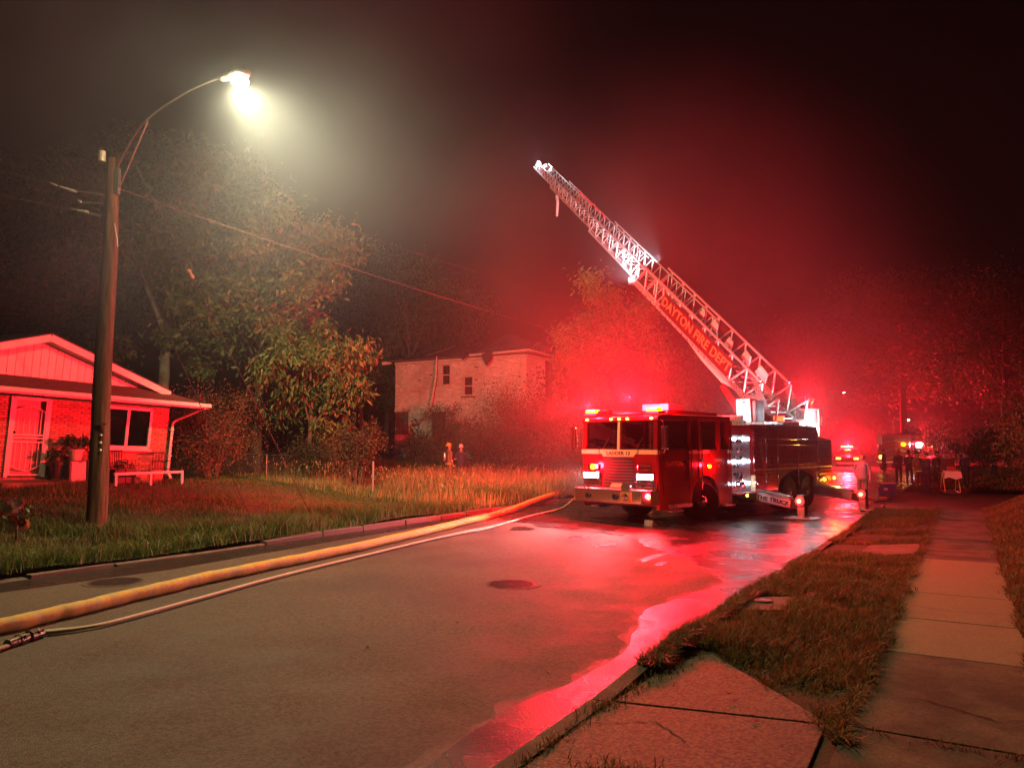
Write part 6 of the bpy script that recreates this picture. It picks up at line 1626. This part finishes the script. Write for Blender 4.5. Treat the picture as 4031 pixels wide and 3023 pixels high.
person('lone person in dark t-shirt far right on the grass', pf, yaw_to(pf, (0, 0, 0)) + .8, 1.75, m_turn_d, m_navy, skin=m_skin2, arms=('down', 'hip'))

# ------------------------------------------------------------------ stretcher, cooler and litter
sp_ = gr(3742, 1948); se = empty('stretcher', sp_, yaw_to(sp_, (0, 0, 0)) + .12)
m_sf = mat('stretcher_frame', (.45, .4, .38), .35, .7); m_pad = mat('stretcher_pad', (.10, .03, .03), .6); m_ylw = mat('safety_yellow', (.8, .55, .04), .4)
for x in (-.28, .28):
    bar('rail', (x, -.95, .92), (x, .95, .92), .022, m_sf, se); bar('leg', (x, -.8, .15), (x, -.15, .9), .022, m_ylw, se); bar('leg', (x, .8, .15), (x, .15, .9), .022, m_ylw, se); bar('base_rail', (x, -.85, .15), (x, .85, .15), .02, m_sf, se)
    for y in (-.8, .8):
        w_ = MB().lathe([(.08, -.02), (.09, -.01), (.09, .01), (.08, .02)], (x, y, .09), 14, R=Matrix.Rotation(math.pi / 2, 3, 'Y')).build('wheel', m_blk, se)
    MB().tube([(x * 1.1, -.4, .95), (x * 1.15, -.3, 1.15), (x * 1.15, .1, 1.15), (x * 1.1, .2, .95)], .014, 5).build('side_rail', m_sf, se)
for y in (-.9, 0, .9): bar('crossbar', (-.28, y, .92), (.28, y, .92), .02, m_sf, se)
for y in (-.85, .85): bar('crossbar', (-.28, y, .15), (.28, y, .15), .02, m_sf, se)
MB().box((0, -.4, .98), (.52, 1.1, .08)).build('mattress', m_pad, se, bevel=.02)
MB().box((0, .42, 1.24), (.52, .08, .72), Matrix.Rotation(-.5, 3, 'X')).build('backrest', m_pad, se, bevel=.02)
sh_ = MB(); g_ = 14
sh_.add([((i / g_ - .5) * .64, -.95 + .5 * j / 6, 1.03 + .03 * math.sin(i * 1.7 + j) + .03 * math.sin(j * 2.3) - (.08 if i in (0, g_) else 0)) for j in range(7) for i in range(g_ + 1)], [(j * (g_ + 1) + i, j * (g_ + 1) + i + 1, (j + 1) * (g_ + 1) + i + 1, (j + 1) * (g_ + 1) + i) for j in range(6) for i in range(g_)])
sh_.build('sheet', mat('white_sheet', (.75, .7, .7), .8), se, smooth_=True)
MB().box((0, .2, 1.12), (.4, .35, .22)).build('medical_bag', mat('bag_dark', (.08, .03, .03), .7), se, bevel=.04); MB().box((.02, .68, 1.52), (.36, .10, .12)).build('pillow', m_helm_w, se, bevel=.04)
for k in range(3): MB().tube([(-.27, -.5 + .35 * k, 1.03), (0, -.5 + .35 * k, 1.09), (.27, -.5 + .35 * k, 1.03)], .015, 5).build('strap', mat('strap_red', (.35, .03, .03), .6), se)
MB().add([(-.3, -.965, 1.04), (.3, -.965, 1.04), (.34, -1.0, .78), (.1, -1.02, .70), (-.15, -1.0, .80), (-.33, -1.0, .72)], [(0, 1, 2, 3, 4, 5)]).build('sheet', mat('white_sheet', (.75, .7, .7)), se)
MB().box((.05, -.2, 1.14), (.34, .3, .2)).build('monitor_case', mat('case_red', (.4, .04, .04), .5), se, bevel=.03)
tag(se, 'wheeled ambulance stretcher loaded with bags and a white sheet', 'stretcher')
cp_ = gr(3492, 1942); ce = empty('cooler_box', cp_, yaw_to(cp_, (0, 0, 0)) + .35)
MB().box((0, 0, .21), (.58, .40, .42), taper=1.04).build('tub', mat('cooler_blue', (.06, .05, .28), .5), ce, bevel=.02)
MB().box((0, 0, .455), (.62, .44, .07)).build('lid', mat('cooler_lid', (.6, .42, .4), .5), ce, bevel=.02)
MB().box((-.12, -.205, .2), (.16, .012, .10)).build('label_plate', mat('plate_white', (.62, .55, .5)), ce)
for s_ in (-1, 1): MB().tube([(s_ * .31, -.08, .36), (s_ * .35, -.06, .30), (s_ * .35, .06, .30), (s_ * .31, .08, .36)], .012, 5).build('handle', m_helm_w, ce)
tag(ce, 'blue cooler box with a pale lid on the road', 'cooler')
o = MB().box((0, 0, .02), (.28, .06, .04)).build('yellow_marker', mat('safety_yellow', (.8, .55, .04)), bevel=.01); o.location = gr(3477, 1960); tag(o, 'small yellow strip lying on the road right of the cooler', 'marker')
o = MB().ball((0, 0, .03), (.10, .06, .04), 7).build('red_rag', mat('strap_red', (.35, .03, .03))); o.location = gr(3425, 1963); tag(o, 'crumpled red rag on the road beside the standing man', 'rag')
ro = MB().tube(smooth_path([gr(3440, 1976, .02), gr(3470, 1972, .02), gr(3500, 1968, .03), gr(3515, 1955, .02)], 5), .02, 6).build('hose_end', m_blk); tag(ro, 'dark hose end lying at the kerb by the cooler', 'hose')

# ------------------------------------------------------------------ vehicles down the street
m_suv = mat('suv_paint', (.25, .02, .02), .25, coat=.5)
def suv(label, px_, Y, yaw, bar_glow, power, paint, two=True, cat='car'):
    p = pt(px_, 1744, Y); p.z = -.2; e = empty('emergency_suv', p, yaw)
    prof = [(-2.3, .35), (-2.35, .8), (-2.2, 1.0), (-1.2, 1.12), (-.55, 1.68), (1.5, 1.74), (2.2, 1.25), (2.35, .9), (2.3, .35)]
    bo = MB().prism(prof, lambda y, z: Vector((-.95 + .12 * max(0, z - 1.1), y, z)), lambda y, z: Vector((.95 - .12 * max(0, z - 1.1), y, z))).build('body', paint, e, bevel=.05)
    MB().add([(-.75, -1.16, 1.17), (.75, -1.16, 1.17), (.68, -.58, 1.66), (-.68, -.58, 1.66)], [(0, 1, 2, 3)]).build('windscreen', m_dkglass, bo)
    for x in (-.84, .84):
        for y in (-1.45, 1.45): MB().lathe([(.2, -.12), (.36, -.12), (.37, 0), (.36, .12), (.2, .12)], (x, y, .36), 18, R=Matrix.Rotation(math.pi / 2, 3, 'Y')).build('wheel', m_tyre, e)
        MB().box((x * .86, -2.34, .85), (.38, .06, .16)).build('headlight', g_mark if two else m_chrome, bo)
        MB().box((x * 1.2, -1.05, 1.2), (.16, .1, .14)).build('mirror', paint, bo)
    MB().box((0, -2.36, .62), (1.2, .05, .3)).build('grille', m_blk, bo); MB().box((0, -2.42, .45), (1.7, .12, .16)).build('bumper', m_chrome, bo)
    lb_ = MB().box((0, 0, 1.80), (1.25, .34, .09)).build('light_bar', m_blk, bo)
    MB().box((-.1, -.02, 1.89), (1.0, .3, .13)).build('lens', bar_glow, lb_, bevel=.04)
    MB().box((0, -1.0, 1.58), (.5, .05, .08)).build('dash_light', bar_glow, bo)
    lamp('light_bar_glow', 'POINT', (0, -.4, 2.15), power, RED, e, .05)
    tag(e, label, cat)
g_bar = glow('bar_glow', (1, .42, .06), 8)
suv('emergency car with glowing light bar far behind the truck', 3338, 70, -.45, g_bar, 15000, m_suv)
suv('emergency car with light bar behind the group of people', 3655, 66, -.75, g_bar, 12000, m_suv, False)
ep = pt(3512, 1744, 60); ep.z = -.2; en = empty('fire_engine', ep, -.62)
MB().box((0, 3.2, 1.75), (2.4, 5.0, 2.2)).build('body', m_red, en, bevel=.04)
rear = MB().box((0, .66, 1.65), (2.3, .06, 1.9)).build('rear_panel', mat('rear_dark', (.08, .02, .02), .5), en)
for k in range(6):
    for s_ in (-1, 1): MB().beam((s_ * .05, .61, .8 + k * .32), (s_ * 1.1, .61, .5 + k * .32), .02, .12).build('chevron', mat('chevron_dull', (.25, .16, .03), .5) if k % 2 else m_red, rear)
MB().box((-1.0, .55, 2.45), (.35, .1, .75)).build('rear_locker', m_conw, en); MB().box((0, .4, .72), (2.3, .5, .1)).build('tailboard', m_tread, en)
for x in (-1.0, 1.0):
    MB().lathe([(.3, -.18), (.5, -.18), (.52, 0), (.5, .18), (.3, .18)], (x, 1.9, .5), 20, R=Matrix.Rotation(math.pi / 2, 3, 'Y')).build('wheel', m_tyre, en); MB().lathe([(.3, -.18), (.5, -.18), (.52, 0), (.5, .18), (.3, .18)], (x, 6.8, .5), 20, R=Matrix.Rotation(math.pi / 2, 3, 'Y')).build('wheel', m_tyre, en)
    bar('grab_rail', (x * 1.12, .55, 1.0), (x * 1.12, .55, 2.6), .025, m_chrome, en); MB().box((x * .95, .58, 1.1), (.2, .06, .25)).build('tail_light', g_mark if x < 0 else g_redd, en)
MB().box((0, 7.0, 1.8), (2.4, 2.0, 2.3)).build('cab', m_red, en, bevel=.06)
MB().ball((.7, .5, 2.1), .16, 8).build('amber_beacon', g_redl, en); MB().ball((1.8, .4, 2.05), .22, 8).build('scene_lamp', g_scene, en); MB().tube([(1.2, .8, 2.3), (1.8, .5, 2.05)], .04, 6).build('lamp_arm', m_chrome, en)
lamp('engine_scene_light', 'POINT', (1.8, .0, 2.1), 60, (1, .9, .95), en, .15); lamp('engine_amber', 'POINT', (.7, .1, 2.15), 40, (1, .2, .03), en, .15)
MB().tube([(.4, 3, 2.9), (.6, 3, 3.4), (1.0, 3, 4.2)], .03, 6).build('antenna', m_chrome, en)
tag(en, 'parked fire engine with chevron rear behind the crowd', 'fire engine')
# far street lamps
for px_, py_, Y, lab in ((3325, 1545, 90, 'distant street lamp above the tool basket of the truck'), (3577, 1652, 120, 'farthest street lamp above the crowd on the right')):
    tp_ = pt(px_, py_, Y); e = empty('far_street_lamp', (tp_.x - 2.2, tp_.y + .6, -.2))
    MB().tube([(0, 0, 0), (0, 0, tp_.z + .1)], [.14, .10], 10).build('pole', m_pole, e)
    MB().tube([(0, 0, tp_.z - .2), (1.2, -.3, tp_.z + .35), (2.2, -.6, tp_.z + .32)], .04, 6).build('arm', m_galv, e)
    MB().ball((2.2, -.6, tp_.z + .27), (.3, .2, .12), 7).build('lamp_head', m_galv, e); MB().ball((2.2, -.6, tp_.z + .18), (.2, .16, .1), 7).build('lens', glow('far_lamp_glow', (.9, 1, .85), 30), e)
    lamp('far_lamp_light', 'POINT', (2.2, -.6, tp_.z - .1), 500, (.9, 1, .8), e, .15)
    tag(e, lab, 'street lamp')
# yield sign
ys_ = pt(3762, 1744, 56); ys_.z = -.1; ye = empty('yield_sign', ys_, -.5)
bar('post', (0, 0, 0), (0, 0, 2.0), .03, m_galv, ye)
sgn = MB().prism([(-.38, 1.95), (.38, 1.95), (0, 1.30)], lambda x, z: Vector((x, -.05, z)), lambda x, z: Vector((x, -.04, z))).build('sign_plate', mat('sign_red', (.5, .03, .03), .4), ye)
MB().prism([(-.22, 1.86), (.22, 1.86), (0, 1.49)], lambda x, z: Vector((x, -.056, z)), lambda x, z: Vector((x, -.051, z))).build('sign_centre', m_helm_w, sgn)
tag(ye, 'triangular yield sign beyond the stretcher', 'road sign')
# ------------------------------------------------------------------ the hazy, smoky night air
hz = MB().box((0, 450, 11.2), (1850, 1550, 25.4))
haze = hz.build('haze', None)
haze.data.materials.clear()
hm = bpy.data.materials.new('night_haze'); hm.use_nodes = True
for q in list(hm.node_tree.nodes):
    if q.type == 'BSDF_PRINCIPLED': hm.node_tree.nodes.remove(q)
pv = hm.node_tree.nodes.new('ShaderNodeVolumePrincipled')
pv.inputs['Color'].default_value = (.74, .84, 1.0, 1); pv.inputs['Density'].default_value = .0006; pv.inputs['Anisotropy'].default_value = .25
hm.node_tree.links.new(pv.outputs[0], hm.node_tree.nodes['Material Output'].inputs['Volume'])
hm.cycles.homogeneous_volume = True
haze.data.materials.append(hm)
haze['kind'] = 'stuff'
tag(haze, 'thin smoky haze hanging in the night air', 'haze', kind='stuff')

# drifting smoke and an added lamp-glow puff, thicker than the general haze and fading towards its edges
def smoke(label, c, r, dens, seed, tint, aniso=.2):
    b = MB(); n1, n2 = 14, 20; vs_ = []
    for i in range(n1 + 1):
        th = math.pi * i / n1
        for j in range(n2):
            ph = 2 * math.pi * j / n2; vs_.append((math.sin(th) * math.cos(ph), math.sin(th) * math.sin(ph), math.cos(th)))
    b.add(vs_, [(i * n2 + j, (i + 1) * n2 + j, (i + 1) * n2 + (j + 1) % n2, i * n2 + (j + 1) % n2) for i in range(n1) for j in range(n2)])
    o = b.build('smoke', None); o.data.materials.clear(); o.location = c; o.scale = r
    m = bpy.data.materials.new('smoke_air'); m.use_nodes = True; nt = m.node_tree; nn = nt.nodes; L = nt.links
    for q in list(nn):
        if q.type == 'BSDF_PRINCIPLED': nn.remove(q)
    v = nn.new('ShaderNodeVolumePrincipled'); v.inputs['Color'].default_value = (*tint, 1); v.inputs['Anisotropy'].default_value = aniso
    tc = nn.new('ShaderNodeTexCoord'); no = nn.new('ShaderNodeTexNoise'); no.inputs['Scale'].default_value = 2.2; no.inputs['Detail'].default_value = 3
    of = nn.new('ShaderNodeVectorMath'); of.operation = 'ADD'; of.inputs[1].default_value = (seed, seed * 2.0, 0); L.new(tc.outputs['Object'], of.inputs[0]); L.new(of.outputs[0], no.inputs['Vector'])
    dt_ = nn.new('ShaderNodeVectorMath'); dt_.operation = 'DOT_PRODUCT'; L.new(tc.outputs['Object'], dt_.inputs[0]); L.new(tc.outputs['Object'], dt_.inputs[1])
    fa = nn.new('ShaderNodeMapRange'); fa.interpolation_type = 'SMOOTHSTEP'; fa.inputs[1].default_value = .97; fa.inputs[2].default_value = .25; fa.inputs[3].default_value = 0; fa.inputs[4].default_value = 1; L.new(dt_.outputs['Value'], fa.inputs[0])
    nz = nn.new('ShaderNodeMapRange'); nz.inputs[1].default_value = .35; nz.inputs[2].default_value = .68; nz.inputs[3].default_value = .25; nz.inputs[4].default_value = 1.5; L.new(no.outputs['Fac'], nz.inputs[0])
    m1 = nn.new('ShaderNodeMath'); m1.operation = 'MULTIPLY'; L.new(fa.outputs[0], m1.inputs[0]); L.new(nz.outputs[0], m1.inputs[1])
    m2 = nn.new('ShaderNodeMath'); m2.operation = 'MULTIPLY'; L.new(m1.outputs[0], m2.inputs[0]); m2.inputs[1].default_value = dens
    L.new(m2.outputs[0], v.inputs['Density']); L.new(v.outputs[0], nn['Material Output'].inputs['Volume'])
    o.data.materials.append(m)
    tag(o, label, 'smoke', kind='stuff')
cy.volume_step_rate = 1.8
cy.volume_max_steps = 64
smoke('smoke drifting above the ladder truck', (6, 30, 5), (12.5, 11, 13.5), .014, 2, (.95, .88, .92))
smoke('smoke hanging over the far end of the street', (24, 58, 3), (21, 22, 14), .008, 5, (.95, .88, .92))
smoke('added thin smoke giving the street lamp its glow', (-6.0, 14.6, 9.2), (9.5, 7.5, 7.0), .014, 9, (.62, .76, 1.0))  # puff added round the lamp so that a glow shows in the air
